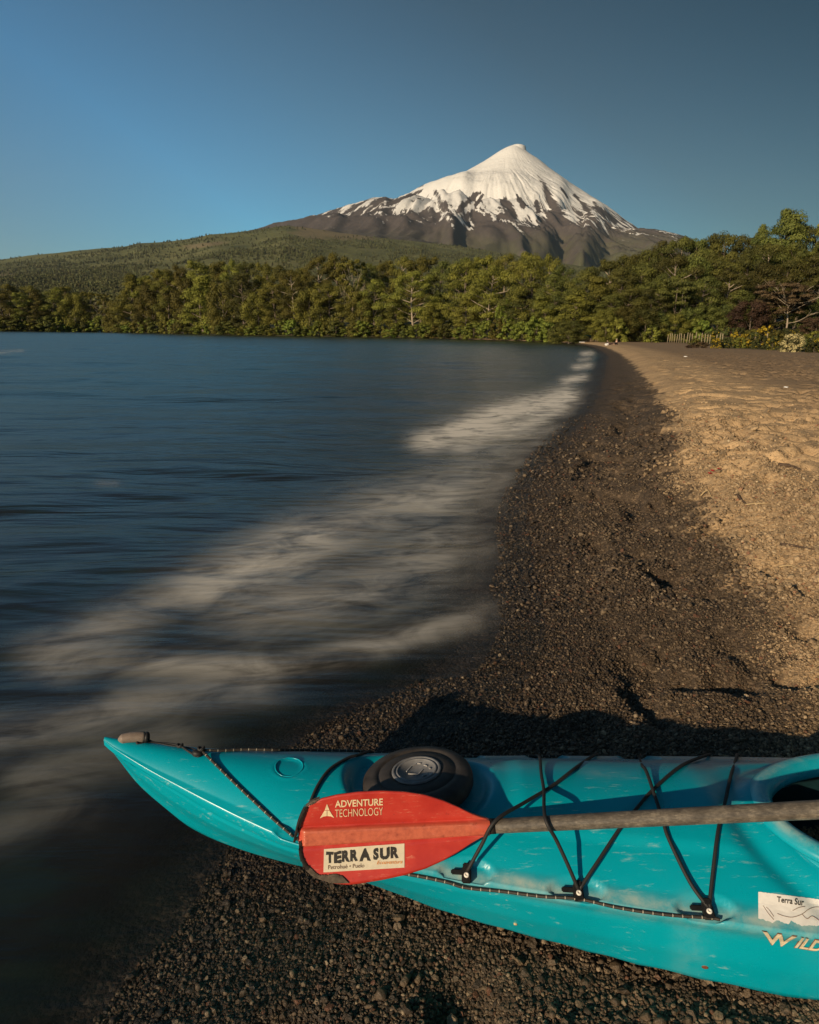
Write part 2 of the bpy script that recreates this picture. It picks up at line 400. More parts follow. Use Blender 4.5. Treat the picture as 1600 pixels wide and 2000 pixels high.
# foam strokes, laid out on the water where the surf runs up the shore
def proj(P):
    v = P - CAM; t = v @ _fw; t = np.where(t > 0.05, t, 0.05)
    return 800 + F * (v @ _R) / t, 1000 - F * (v @ _U) / t
_pp = np.stack([wx, wy, np.zeros_like(wx)], -1).reshape(-1, 3)
wpx, wpy = proj(_pp); front = (_pp @ _fw > 0.3)
STROKES = [([(842, 862), (900, 842), (960, 815), (1010, 800), (1060, 790), (1105, 778)], 20, 1.25), ([(905, 866), (1000, 836), (1095, 800)], 20, 0.8),
           ([(1142, 691), (1152, 690)], 5, 0.9), ([(1134, 703), (1150, 701)], 4, 0.5), ([(1128, 717), (1148, 714)], 6, 0.9), ([(1108, 744), (1138, 738)], 8, 0.9), ([(1080, 768), (1110, 762)], 9, 0.6),
           ([(560, 1090), (640, 1040), (720, 1005), (820, 975), (930, 960)], 44, 0.46), ([(400, 1150), (500, 1095), (600, 1050)], 42, 0.62),
           ([(90, 1270), (200, 1230), (330, 1170), (440, 1120), (560, 1085)], 32, 0.42), ([(300, 1295), (430, 1300), (560, 1300), (680, 1272), (800, 1245), (950, 1195)], 24, 0.5),
           ([(110, 1300), (200, 1287), (330, 1300), (520, 1310)], 32, 0.40), ([(0, 1430), (150, 1410), (300, 1365), (500, 1340)], 34, 0.36), ([(700, 1010), (850, 1005), (960, 960)], 50, 0.24),
           ([(500, 1190), (650, 1160), (800, 1110), (900, 1060)], 62, 0.42), ([(980, 960), (1020, 900), (1080, 838)], 20, 0.5), ([(880, 940), (960, 900), (1060, 830)], 40, 0.3), ([(0, 690), (40, 686)], 4, 0.22), ([(195, 945), (225, 944)], 6, 0.12), ([(60, 1520), (200, 1480), (330, 1440)], 40, 0.22), ([(0, 1620), (120, 1580)], 40, 0.16)]
foam = np.zeros(len(_pp))
for pl, w, a in STROKES:
    pl = spline([tuple(map(float, p)) for p in pl], 4) if len(pl) > 2 else np.array(pl, float)
    d2 = np.full(len(_pp), 1e12)
    for p, q in zip(pl[:-1], pl[1:]):
        v = q - p; t = np.clip(((wpx - p[0]) * v[0] + (wpy - p[1]) * v[1]) / (v @ v), 0, 1)
        d2 = np.minimum(d2, 0.30 * (wpx - p[0] - t * v[0]) ** 2 + 1.0 * (wpy - p[1] - t * v[1]) ** 2)
    foam = np.maximum(foam, a * np.exp(-d2 / (w * w))) + 0.25 * np.minimum(foam, a * np.exp(-d2 / (w * w)))
foam *= front
foam *= sstep(0.20, -0.45, ws.ravel() + 0.35 * (fbm(wx.ravel() * 2.5, wy.ravel() * 2.5, 3, 66) - 0.5)) * 0.9 + 0.1 * (ws.ravel() < 0.1)
foam *= 0.62 + 0.76 * fbm(wx.ravel() * 0.9 + 0.6 * wy.ravel(), wy.ravel() * 1.1, 3, 67)
def water_mat():
    m, nt, b = new_mat('lake_water')
    tc = nt.nodes.new('ShaderNodeTexCoord'); P = tc.outputs['Object']
    def mp(sc, rot=0.0):
        k = nt.nodes.new('ShaderNodeMapping'); k.inputs['Scale'].default_value = sc
        r_ = nt.nodes.new('ShaderNodeMapping'); r_.inputs['Rotation'].default_value = (0, 0, -rot); L(nt, P, r_.inputs['Vector']); L(nt, r_.outputs[0], k.inputs['Vector']); return k.outputs[0]
    fo = attr_n(nt, 'foam').outputs['Fac']; de = attr_n(nt, 'depth').outputs['Fac']
    n1 = noise(nt, 1.0, 6, 0.58, mp((2.0, 3.0, 1), 0.45), 0.9); n2 = noise(nt, 1.0, 6, 0.64, mp((2.6, 13.0, 1), 0.22), 0.9)
    mixn = math_n(nt, 'ADD', math_n(nt, 'MULTIPLY', n1.outputs['Fac'], 0.68), math_n(nt, 'MULTIPLY', n2.outputs['Fac'], 0.32))
    # silky foam: the stroke's density broken up by streaks that run towards the shore
    fm = math_n(nt, 'MULTIPLY', fo, mrange(nt, mixn, 0.28, 0.68, 0.10, 1.40))
    fm = math_n(nt, 'MULTIPLY', fm, 0.84, clamp=True)
    deep = mrange(nt, de, 0.2, 3.0)
    c = mixc(nt, deep, (0.012, 0.012, 0.010), (0.011, 0.034, 0.032))
    c = mixc(nt, mrange(nt, n1.outputs['Fac'], 0.35, 0.65), c, mixc(nt, 0.6, c, (0.012, 0.025, 0.022)))
    L(nt, c, b.inputs['Base Color']); b.inputs['Roughness'].default_value = 0.26; b.inputs['IOR'].default_value = 1.333
    w1 = noise(nt, 1.0, 4, 0.6, mp((0.22, 0.9, 1)), 0.4); w2 = noise(nt, 1.0, 4, 0.6, mp((1.2, 5.0, 1)), 0.3)
    nb = bump(nt, w1.outputs['Fac'], 0.40, 0.28); nb = bump(nt, w2.outputs['Fac'], 0.26, 0.05, nb)
    L(nt, nb, b.inputs['Normal'])
    veil = nt.nodes.new('ShaderNodeBsdfDiffuse'); veil.inputs['Color'].default_value = (0.70, 0.655, 0.58, 1)
    tr = nt.nodes.new('ShaderNodeBsdfTransparent')
    a = math_n(nt, 'POWER', mrange(nt, de, 0.0, 0.036, 0.10, 1, False), 0.75)
    m1 = nt.nodes.new('ShaderNodeMixShader'); L(nt, a, m1.inputs[0]); L(nt, tr.outputs[0], m1.inputs[1]); L(nt, b.outputs[0], m1.inputs[2])
    m2 = nt.nodes.new('ShaderNodeMixShader'); L(nt, fm, m2.inputs[0]); L(nt, m1.outputs[0], m2.inputs[1]); L(nt, veil.outputs[0], m2.inputs[2])
    L(nt, m2.outputs[0], nt.nodes['Material Output'].inputs[0])
    return m
wq = quads_grid(len(wr), len(wth))
wq = wq[(ws.ravel()[wq] < 0.25).any(1)]
w_me = mesh_np('lake', np.stack([wx, wy, wz], -1).reshape(-1, 3), wq, water_mat(), True)
attr(w_me, 'foam', foam); attr(w_me, 'depth', np.clip(np.where(ws < 0.25, wz - wg - 0.009, 0), 0, 9).ravel())
lake = link('lake', w_me, kind='structure')

# ================================================================== VOLCANO
VY = 9000.0
summit = at_y(1012, 281, VY)
def prof(pts):
    r, z = [], []
    for a, b in pts:
        p = at_y(a, b, VY); r.append(abs(p[0] - summit[0])); z.append(p[2])
    return np.array(r), np.array(z)
LEFT_PX = [(1012, 281), (997, 282), (980, 288), (962, 299), (932, 320), (890, 337), (842, 350), (826, 357), (780, 373), (740, 387), (722, 389), (700, 391), (650, 406), (600, 423), (560, 434), (480, 452), (400, 470), (240, 500), (0, 560), (-250, 620)]
pl_r, pl_z = prof(LEFT_PX)
RIGHT_PX = [(1012, 281), (1024, 284), (1034, 293), (1050, 303), (1062, 312), (1090, 336), (1120, 356), (1160, 383), (1190, 401), (1212, 412), (1270, 442), (1325, 458), (1345, 466), (1420, 495), (1520, 535), (1700, 600), (1850, 640)]
pr_r, pr_z = prof(RIGHT_PX)
pl_z[-1] = pr_z[-1] = 0
def cone_z(r, t):
    w = (1 + np.sin(t)) / 2; w = w * w * (3 - 2 * w)
    zl = np.interp(r, pl_r, pl_z); zr = np.interp(r, pr_r, pr_z)
    return zl * (1 - w) + zr * w
def fit_profiles():
    """pull the two flank profiles in until the cone's outline, seen from the beach, has the photographed slope"""
    tl = [(1012 - 0, 281)] + LEFT_PX[1:]; tr_ = RIGHT_PX
    t = np.linspace(-math.pi * 0.62, math.pi * 0.62, 240); r = np.concatenate([[0], np.geomspace(25, 5600, 160)]); RR, TT = np.meshgrid(r, t, indexing='ij')
    X, Y_ = summit[0] + RR * squash(TT) * np.sin(TT), VY - RR * squash(TT) * np.cos(TT)
    for it in range(14):
        a, b = proj2(np.stack([X, Y_, cone_z(RR, TT) - 500 * sstep(3400, 5600, RR)], -1).reshape(-1, 3))
        for lst, z in ((LEFT_PX, pl_z), (RIGHT_PX, pr_z)):
            for k in range(1, len(lst) - 1):
                m = np.abs(a - lst[k][0]) < 7
                if m.any(): z[k] += 0.6 * (b[m].min() - lst[k][1]) * 6.6
def proj2(P):
    v = P - CAM; t = v @ _fw; t = np.where(t > 0.05, t, 0.05)
    return 800 + F * (v @ _R) / t, 1000 - F * (v @ _U) / t
def squash(t): return 1 / (1 + 0.28 * np.clip(np.cos(t), 0, 1))
fit_profiles()
def smooth_prof(r, z):
    R = np.arange(0, 9000, 15.0); Z = np.interp(R, r, z); out = Z.copy()
    for wd in (60, 160):
        k = np.exp(-0.5 * (np.arange(-40, 41) * 15 / wd) ** 2); k /= k.sum(); Zs = np.convolve(np.pad(Z, 40, mode='reflect', reflect_type='odd'), k, 'valid')
        out = np.where(R > (70 if wd == 60 else 420), Zs, out)
    return R, out
pl_r, pl_z = smooth_prof(pl_r, pl_z); pr_r, pr_z = smooth_prof(pr_r, pr_z)
for _r, _z in ((pl_r, pl_z), (pr_r, pr_z)):
    m_ = _r < 105; _z[m_] = np.maximum(_z[m_], summit[2] - 4 - 26 * (_r[m_] / 105) ** 2)
NT, NR = 760, 290
vt = np.linspace(-math.pi * 0.62, math.pi * 0.62, NT); vr = np.concatenate([[0], np.geomspace(25, 5600, NR - 1)])
VR, VT = np.meshgrid(vr, vt, indexing='ij')
def vxy(r, t): return summit[0] + r * squash(t) * np.sin(t), VY - r * squash(t) * np.cos(t)
_cx, _cy = vxy(VR[::4, ::6], VT[::4, ::6]); _cz = cone_z(VR[::4, ::6], VT[::4, ::6])
_cq = quads_grid(*_cx.shape)
_bv = BVHTree.FromPolygons([Vector(p) for p in np.stack([_cx, _cy, _cz], -1).reshape(-1, 3)], [tuple(int(k) for k in q) for q in _cq])
def on_cone(px, py):
    h = _bv.ray_cast(Vector(CAM), Vector(ray(px, py)).normalized(), 50000)[0]
    return np.array(h[:2]) if h is not None else at_y(px, py, VY)[:2]
vx, vy = vxy(VR, VT)
wf = fbm(VT * 3.2, VR / 900, 3, 90) - 0.5
VS = VT - 0.42 * np.log(np.maximum(VR, 60) / 600)
rid = 1 - np.abs(2 * fbm(VS * 9 + wf * 2.2, VR / 2300, 4, 91) - 1)
rid2 = 1 - np.abs(2 * fbm(VS * 26 + wf * 3, VR / 900, 3, 92) - 1)
amp = np.interp(VR, [0, 200, 700, 1500, 3000, 7600], [0, 2, 6, 40, 130, 60]) * (1 - 0.88 * sstep(0.70, 1.25, np.abs(VT)))
vz = cone_z(VR, VT) + amp * (rid - rid.mean()) + (0.35 * amp - 2.0 * (1 - sstep(900, 1600, VR)) * (amp > 2)) * (rid2 - rid2.mean()) + (fbm(vx / 140, vy / 140, 4, 93) - 0.5) * np.interp(VR, [0, 300, 1200, 7000], [1, 10, 38, 45])
GULLY = [([(1060, 372), (1072, 398), (1090, 425), (1120, 455), (1160, 488), (1205, 525)], (70, 430), (90, 290)), ([(978, 405), (1005, 430), (1040, 462), (1080, 487), (1115, 503)], (90, 260), (110, 190)),
         ([(830, 362), (848, 392), (868, 414), (898, 440), (928, 478)], (170, 270), (140, 190)), ([(1118, 385), (1150, 425), (1185, 455), (1230, 490)], (20, 90), (60, 130)),
         ([(690, 425), (735, 440), (775, 462)], (50, 90), (90, 120)), ([(620, 432), (650, 440), (690, 450)], (40, 60), (80, 90)), ([(900, 398), (915, 420), (960, 455), (1010, 478)], (20, 70), (60, 90)), ([(1200, 430), (1250, 465), (1300, 490)], (20, 60), (70, 110))]
for pl, dep, wid in GULLY:
    P = np.array([on_cone(*p) for p in pl]); P = spline([tuple(p) for p in P], 4)
    n = len(P); best = np.full(vx.shape, 1e18); sd = np.zeros(vx.shape); tt = np.zeros(vx.shape)
    for k in range(n - 1):
        a, b = P[k], P[k + 1]; v = b - a; u = np.clip(((vx - a[0]) * v[0] + (vy - a[1]) * v[1]) / (v @ v), 0, 1)
        ex = vx - a[0] - u * v[0]; ey = vy - a[1] - u * v[1]; d2 = ex * ex + ey * ey
        m = d2 < best; best = np.where(m, d2, best); sd = np.where(m, np.sign(ex * v[1] - ey * v[0]) * np.sqrt(d2), sd); tt = np.where(m, (k + u) / (n - 1), tt)
    D0 = dep[0] + (dep[1] - dep[0]) * tt; W0 = wid[0] + (wid[1] - wid[0]) * tt
    end = 0.62 * sstep(0, 0.22, tt) * (1 - 0.7 * sstep(0.8, 1, tt)) * np.where((tt <= 0) | (tt >= 1), np.exp(-np.maximum(0, np.sqrt(best) - W0 * 0.3) / 60), 1)
    q = sd / W0 * (1 + 0.3 * (fbm(vx / 260, vy / 260, 2, 97) - 0.5))
    # sd < 0 is the sun's side (image left): a steep wall there throws the gully into shade
    side = np.where(np.median(sd) is not None, -q, -q)
    lip = np.exp(-((q + 0.75) / 0.45) ** 2); cut = np.where(q < 0, np.exp(-(q / 0.55) ** 2 * 1.2), np.exp(-(q / 1.1) ** 2))
    vz = vz + (1 - sstep(0.85, 1.25, np.abs(VT))) * end * D0 * (0.36 * lip - 0.66 * cut)
vz = vz - 500 * sstep(3400, 5600, VR)
vpx, vpy = proj(np.stack([vx, vy, vz], -1).reshape(-1, 3))
vline = np.interp(vpx, [560, 640, 700, 735, 770, 800, 826, 850, 900, 950, 1010, 1045, 1062, 1075, 1095, 1130, 1170, 1220, 1260, 1300, 1345], [385, 388, 380, 388, 394, 398, 398, 405, 412, 404, 416, 412, 402, 386, 404, 420, 422, 426, 424, 425, 425])
v_me = mesh_np('mountain', np.stack([vx, vy, vz], -1).reshape(-1, 3), quads_grid(NR, NT)[:, ::-1], None, True)
bare_rock = np.zeros(len(vpx))
for pl, w in (([(1050, 340), (1062, 360), (1074, 388), (1094, 424)], 6.5), ([(984, 392), (1002, 418)], 7), ([(898, 408), (922, 386), (938, 376)], 5), ([(1008, 382), (1024, 402)], 5), ([(1046, 395), (1052, 412)], 4), ([(850, 372), (864, 402)], 5), ([(944, 378), (930, 400)], 4), ([(1122, 382), (1150, 412)], 4), ([(1160, 398), (1200, 432)], 5), ([(1096, 368), (1108, 384)], 3), ([(730, 396), (772, 378), (826, 362)], 3), ([(760, 398), (800, 382), (824, 372)], 3.5)):
    for p_, q_ in zip(pl[:-1], pl[1:]):
        p_ = np.array(p_, float); v_ = np.array(q_, float) - p_; t_ = np.clip(((vpx - p_[0]) * v_[0] + (vpy - p_[1]) * v_[1]) / (v_ @ v_), 0, 1)
        bare_rock = np.maximum(bare_rock, np.exp(-((vpx - p_[0] - t_ * v_[0]) ** 2 + (vpy - p_[1] - t_ * v_[1]) ** 2) / (w * w)))
attr(v_me, 'snow', (vline - vpy) / 40.0 - 1.7 * bare_rock)
attr(v_me, 'low', np.clip((vpy - 440) / 60, 0, 1))
attr(v_me, 'polar', np.stack([(VS + wf * 0.10) * 20, VR / 420, np.zeros_like(VT)], -1).reshape(-1, 3), 'FLOAT_VECTOR')
def volcano_mat():
    m, nt, b = new_mat('volcano_rock_and_snow')
    P = nt.nodes.new('ShaderNodeTexCoord').outputs['Object']; pol = attr_n(nt, 'polar').outputs['Vector']
    sn = attr_n(nt, 'snow').outputs['Fac']; low = attr_n(nt, 'low').outputs['Fac']
    n1 = noise(nt, 1.0, 6, 0.66, pol, 0.5); n2 = noise(nt, 2.8, 4, 0.62, pol, 0.3); n3 = noise(nt, 0.012, 5, 0.65, P)
    pert = math_n(nt, 'ADD', math_n(nt, 'MULTIPLY', math_n(nt, 'SUBTRACT', n1.outputs['Fac'], 0.5), 5.6), math_n(nt, 'MULTIPLY', math_n(nt, 'SUBTRACT', n2.outputs['Fac'], 0.5), 2.0))
    f = mrange(nt, math_n(nt, 'ADD', math_n(nt, 'ADD', sn, 0.25), pert), -0.06, 0.10)
    rock = ramp(nt, n3.outputs['Fac'], [(0.3, (0.062, 0.052, 0.050)), (0.5, (0.088, 0.072, 0.066)), (0.7, (0.112, 0.092, 0.080))])
    rk = mixc(nt, mrange(nt, n2.outputs['Fac'], 0.35, 0.65), rock.outputs[0], (0.072, 0.060, 0.056))
    grass = mixc(nt, n3.outputs['Fac'], (0.075, 0.080, 0.042), (0.115, 0.11, 0.06))
    rk = mixc(nt, math_n(nt, 'MULTIPLY', low, mrange(nt, n1.outputs['Fac'], 0.3, 0.6)), rk, grass)
    c = mixc(nt, f, rk, (0.70, 0.69, 0.67)); L(nt, c, b.inputs['Base Color'])
    b.inputs['Roughness'].default_value = 0.9; b.inputs['Specular IOR Level'].default_value = 0.1
    nb = bump(nt, n1.outputs['Fac'], 0.03, 40.0); nb = bump(nt, noise(nt, 0.03, 5, 0.7, P).outputs['Fac'], 0.35, 22.0, nb)
    L(nt, nb, b.inputs['Normal']); return m
v_me.materials.append(volcano_mat())
mountain = link('mountain', v_me, kind='structure')
mountain['label'] = 'snow-capped volcano cone with bare brown lower slopes'

# ------------------------------------------------------------------ forested slope at the volcano's foot
HY0, HY1 = 450.0, 4600.0
CREST = [(-700, 545), (-350, 530), (-150, 518), (0, 507), (60, 499), (110, 494), (160, 488), (240, 482), (270, 475), (330, 472), (380, 465), (410, 458), (440, 456), (500, 449), (560, 440), (610, 446), (650, 452), (740, 464), (820, 472), (880, 479), (960, 490), (1060, 510), (1200, 528), (1400, 560), (1700, 600), (2300, 640)]
_cr = np.array([at_y(a, b, HY1) for a, b in CREST])
hx1 = np.linspace(-5400, 5200, 520); hy1 = np.concatenate([np.geomspace(HY0, HY1, 260), np.linspace(4700, 5600, 10)])
HX, HYg = np.meshgrid(hx1, hy1, indexing='ij')
def hill_z(x, y):
    zc = np.interp(x * HY1 / np.maximum(y, 2200) if np.ndim(x) == 0 else x * HY1 / np.maximum(y, 2200), _cr[:, 0], _cr[:, 2])
    t = np.clip((y - HY0) / (HY1 - HY0), 0, None)
    g = np.where(t < 1, t ** 1.45, 1 - 0.55 * (t - 1))
    z = 2.0 + (zc - 2) * g
    left = 1 - sstep(-900, 200, x)
    sp = (1 - sstep(-2300, -350, x)) * np.exp(-((y - 2100 - 0.25 * (x + 1500)) / 520) ** 2)
    z = z + 26 * sp * (1 + 0.6 * (fbm(x / 300, y / 300, 3, 71) - 0.5))
    z = z + (fbm(x / 420, y / 700, 4, 72) - 0.5) * 70 * np.clip(t, 0, 1) * (1 - sstep(0.80, 1.0, t)) + (fbm(x / 110, y / 160, 3, 73) - 0.5) * 16 * np.clip(t * 3, 0, 1) * (1 - 0.7 * sstep(0.9, 1, t))
    return z
HZ = hill_z(HX, HYg)
def hill_mat():
    m, nt, b = new_mat('forested_slope')
    P = nt.nodes.new('ShaderNodeTexCoord').outputs['Object']
    n1 = noise(nt, 0.0028, 6, 0.68, P); n2 = noise(nt, 0.05, 4, 0.7, P); bare = attr_n(nt, 'bare').outputs['Fac']
    c = ramp(nt, n1.outputs['Fac'], [(0.32, (0.070, 0.080, 0.036)), (0.5, (0.135, 0.142, 0.058)), (0.68, (0.22, 0.205, 0.088))])
    c2 = mixc(nt, mrange(nt, n2.outputs['Fac'], 0.4, 0.65), c.outputs[0], (0.10, 0.10, 0.048))
    bare2 = mrange(nt, math_n(nt, 'ADD', bare, math_n(nt, 'MULTIPLY', math_n(nt, 'SUBTRACT', n1.outputs['Fac'], 0.5), 1.4)), 0.4, 0.7)
    c3 = mixc(nt, bare2, c2, mixc(nt, n2.outputs['Fac'], (0.15, 0.13, 0.07), (0.21, 0.165, 0.10)))
    L(nt, c3, b.inputs['Base Color']); b.inputs['Roughness'].default_value = 0.95; b.inputs['Specular IOR Level'].default_value = 0.05
    nb = bump(nt, n2.outputs['Fac'], 0.6, 9.0); L(nt, nb, b.inputs['Normal']); return m
h_me = mesh_np('forested_hill', np.stack([HX, HYg, HZ], -1).reshape(-1, 3), quads_grid(len(hx1), len(hy1))[:, ::-1], hill_mat(), True)
hpx, hpy = proj(np.stack([HX, HYg, HZ], -1).reshape(-1, 3))
attr(h_me, 'bare', sstep(500, 620, hpx) * (1 - sstep(452, 490, hpy)) * 0.9 + 0.35 * np.exp(-((hpx - 410) / 70) ** 2 - ((hpy - 478 + (hpx - 410) * 0.12) / 9) ** 2) * 2 + 0.45 * np.exp(-((hpx - 15) / 30) ** 2 - ((hpy - 538) / 14) ** 2) * 1.6)
hill = link('forested_hill', h_me, kind='structure')

# ------------------------------------------------------------------ air
hz_m = bpy.data.materials.new('haze'); hz_m.use_nodes = True
_nt = hz_m.node_tree; _nt.nodes.remove(_nt.nodes['Principled BSDF'])
_pv = _nt.nodes.new('ShaderNodeVolumePrincipled'); _pv.inputs['Color'].default_value = (0.66, 0.84, 1.0, 1); _pv.inputs['Density'].default_value = 1.9e-5; _pv.inputs['Anisotropy'].default_value = 0.2
L(_nt, _pv.outputs[0], _nt.nodes['Material Output'].inputs['Volume'])
V, Q = box_np((0, 0, 1345), (28000, 28000, 2720)); V[:, 2] = np.where(V[:, 2] < 100, -515, 2760)
haze = link('haze', mesh_np('haze', V, Q, hz_m), kind='stuff')
# ================================================================== KAYAK
kd = np.array([math.cos(KT), math.sin(KT)]); kn = np.array([-math.sin(KT), math.cos(KT)])      # along the hull, and away from the camera
ST = np.array([
    # u     half  gunwale crown  keel   chine half, z
    [0.000, .006, .437, .441, .425, .003, .430],
    [0.025, .016, .425, .436, .385, .006, .400],
    [0.070, .032, .410, .429, .314, .012, .345],
    [0.130, .050, .390, .421, .251, .020, .292],
    [0.200, .070, .370, .412, .190, .030, .250],
    [0.290, .098, .348, .402, .147, .047, .218],
    [0.380, .128, .331, .394, .122, .064, .200],
    [0.480, .160, .318, .387, .106, .082, .185],
    [0.650, .188, .303, .377, .094, .104, .155],
    [0.860, .214, .288, .370, .078, .146, .120],
    [1.090, .243, .281, .367, .070, .188, .100],
    [1.300, .266, .275, .366, .067, .230, .092],
    [1.570, .292, .270, .366, .066, .272, .088],
    [2.000, .312, .268, .352, .066, .292, .087],
    [2.600, .308, .268, .325, .068, .287, .089],
    [3.200, .250, .275, .322, .080, .215, .108],
    [3.800, .150, .305, .355, .125, .100, .170],
    [4.200, .060, .345, .385, .200, .030, .260],
    [4.400, .008, .390, .396, .375, .004, .380]])
def sti(u, k):
    """smooth (monotone cubic) interpolation of a station column"""
    x = ST[:, 0]; y = ST[:, k]
    h = np.diff(x); d = np.diff(y) / h; m = np.zeros(len(x))
    for i in range(1, len(x) - 1):
        if d[i - 1] * d[i] > 0:
            w1, w2 = 2 * h[i] + h[i - 1], h[i] + 2 * h[i - 1]; m[i] = (w1 + w2) / (w1 / d[i - 1] + w2 / d[i])
    m[0], m[-1] = d[0], d[-1]
    u = np.clip(u, 0, x[-1]); i = np.clip(np.searchsorted(x, u) - 1, 0, len(h) - 1)
    t = (u - x[i]) / h[i]
    return (2 * t ** 3 - 3 * t * t + 1) * y[i] + (t ** 3 - 2 * t * t + t) * h[i] * m[i] + (-2 * t ** 3 + 3 * t * t) * y[i + 1] + (t ** 3 - t * t) * h[i] * m[i + 1]
HATCH_U, HATCH_R = 0.765, 0.128
CK_U, CK_A, CK_B, CK_V = 2.03, 0.475, 0.256, -0.046           # cockpit: centre along hull, half length, half width
DENTS = []                                      # (u, v, half length, half width, depth) moulded recesses, filled below
def deck_z(u, v):
    w = sti(u, 1); zg = sti(u, 2); zc = sti(u, 3)
    q = np.clip(np.abs(v) / np.maximum(w, 1e-4), 0, 1)
    ledge = np.where(q > 0.86, (1 - q) / 0.14 * 0.16, 0.16 + (1 - 0.16) * (1 - (q / 0.86) ** 2.1))
    z = zg + (zc - zg) * ledge
    e = np.sqrt(((u - HATCH_U) / 0.175) ** 2 + (v / 0.150) ** 2)
    flat = 0.343
    z = np.where(e < 1.3, z + (np.minimum(z, flat) - z) * (1 - sstep(0.86, 1.06, e)), z)
    # raised panel between the hatch and the cockpit
    pan = sstep(0.97, 1.02, u) * (1 - sstep(1.42, 1.52, u)) * (1 - sstep(0.50, 0.60, q))
    z = z + 0.007 * pan
    # dished seat of the cockpit rim
    e = np.sqrt(((u - CK_U) / (CK_A + 0.075)) ** 2 + ((v - CK_V) / (CK_B + 0.060)) ** 2)
    z = z - 0.014 * np.exp(-((e - 0.99) / 0.06) ** 2)
    for (du, dv, a, b, dp) in DENTS:
        e = np.sqrt(((u - du) / a) ** 2 + ((v - dv) / b) ** 2)
        z = z - dp * (1 - sstep(0.82, 1.0, e)) + 0.0012 * np.exp(-((e - 1.06) / 0.08) ** 2)
    return z
def k2w(u, v, z):
    u = np.asarray(u, float); v = np.asarray(v, float); z = np.asarray(z, float)
    return np.stack(np.broadcast_arrays(KX + u * kd[0] + v * kn[0], KY + u * kd[1] + v * kn[1], z), -1)
def w2k(P):
    d = np.asarray(P)[:2] - np.array([KX, KY]); return float(d @ kd), float(d @ kn)
def hull_mesh(hole=True):
    us = np.concatenate([np.linspace(0, 0.1, 18)[:-1], np.linspace(0.1, 2.55, 330), np.linspace(2.6, 4.4, 60)])
    nd, nh = 110, 40
    rows = []
    for u in us:
        w, zg, zk, wb, zb = (float(sti(u, k)) for k in (1, 2, 4, 5, 6))
        s = np.linspace(-1, 1, nd); v = np.sin(s * math.pi / 2) * 0.35 + s * 0.65
        dz = deck_z(np.full(nd, u), v * w)
        deck = np.stack([v * w, dz], 1)
        zcr = zg - 0.030 * min(1, w / 0.1); gv = float(1 - sstep(0.75, 1.15, u))
        # flank: a narrow roll under the gunwale, a crease, then the side down to the chine and keel
        side = np.array([(w * 1.0, zg), (w * 1.008, zg - 0.006), (w * 0.998, zg - 0.016), (w * 0.965 + wb * 0.01, zcr), (w * (0.957 - 0.022 * gv), zcr - 0.004 * min(1, w / 0.1)), (w * (0.953 - 0.003 * gv) + wb * 0.01, zcr - 0.011 * min(1, w / 0.1)), (0.5 * (w * 0.93 + wb) + 0.012 * min(1, w / .1), 0.5 * (zcr + zb)), (wb, zb), (wb * 0.5, zk + 0.35 * (zb - zk)), (0, zk)])
        d = np.concatenate([[0], np.cumsum(np.hypot(*np.diff(side, axis=0).T))]); d = d / max(d[-1], 1e-9)
        ts = np.linspace(0, 1, nh)[1:]
        ss = np.stack([np.interp(ts, d, side[:, 0]), np.interp(ts, d, side[:, 1])], 1)
        right = ss; left = ss[:-1][::-1] * [-1, 1]
        rows.append(np.concatenate([deck, right, left]))
    A = np.array(rows); nu, nv = A.shape[:2]
    V = k2w(np.repeat(us, nv).reshape(nu, nv), A[..., 0], A[..., 1]).reshape(-1, 3)
    Q = quads_grid(nu, nv, True)
    if hole:
        cu = us[Q // nv].mean(1); cv = A[..., 0].ravel()[Q].mean(1); top = ((Q % nv) < nd).all(1)
        Q = Q[~(top & (((cu - CK_U) / (CK_A - 0.008)) ** 2 + ((cv - CK_V) / (CK_B - 0.008)) ** 2 < 1))]
    return V, Q
def bvh_of(V, Q): return BVHTree.FromPolygons([Vector(p) for p in V], [tuple(int(k) for k in q) for q in Q])
HB = bvh_of(*hull_mesh(False))
def on_hull(px, py, lift=0.0, B=None):
    d = Vector(ray(px, py)).normalized()
    h, n, _, _ = (B or HB).ray_cast(Vector(CAM), d, 20)
    if h is None: return None, None
    if n.dot(d) > 0: n = -n
    return np.array(h + n * lift), np.array(n)
FIT = [(911, 1716), (1129, 1751), (1382, 1787)]
fit_uv = []
for p in FIT:
    P, _ = on_hull(*p); u, v = w2k(P); fit_uv.append((u, v)); DENTS.append((u, v + 0.012, 0.060, 0.026, 0.010)); DENTS.append((u, -v - 0.012, 0.060, 0.026, 0.010))
P, _ = on_hull(565, 1498); _u, _v = w2k(P); DENTS.append((_u, _v, 0.036, 0.034, 0.003))
P, _ = on_hull(578, 1636); u, v = w2k(P); fit_uv.append((u, v)); DENTS.append((u, v + 0.010, 0.05, 0.022, 0.008))

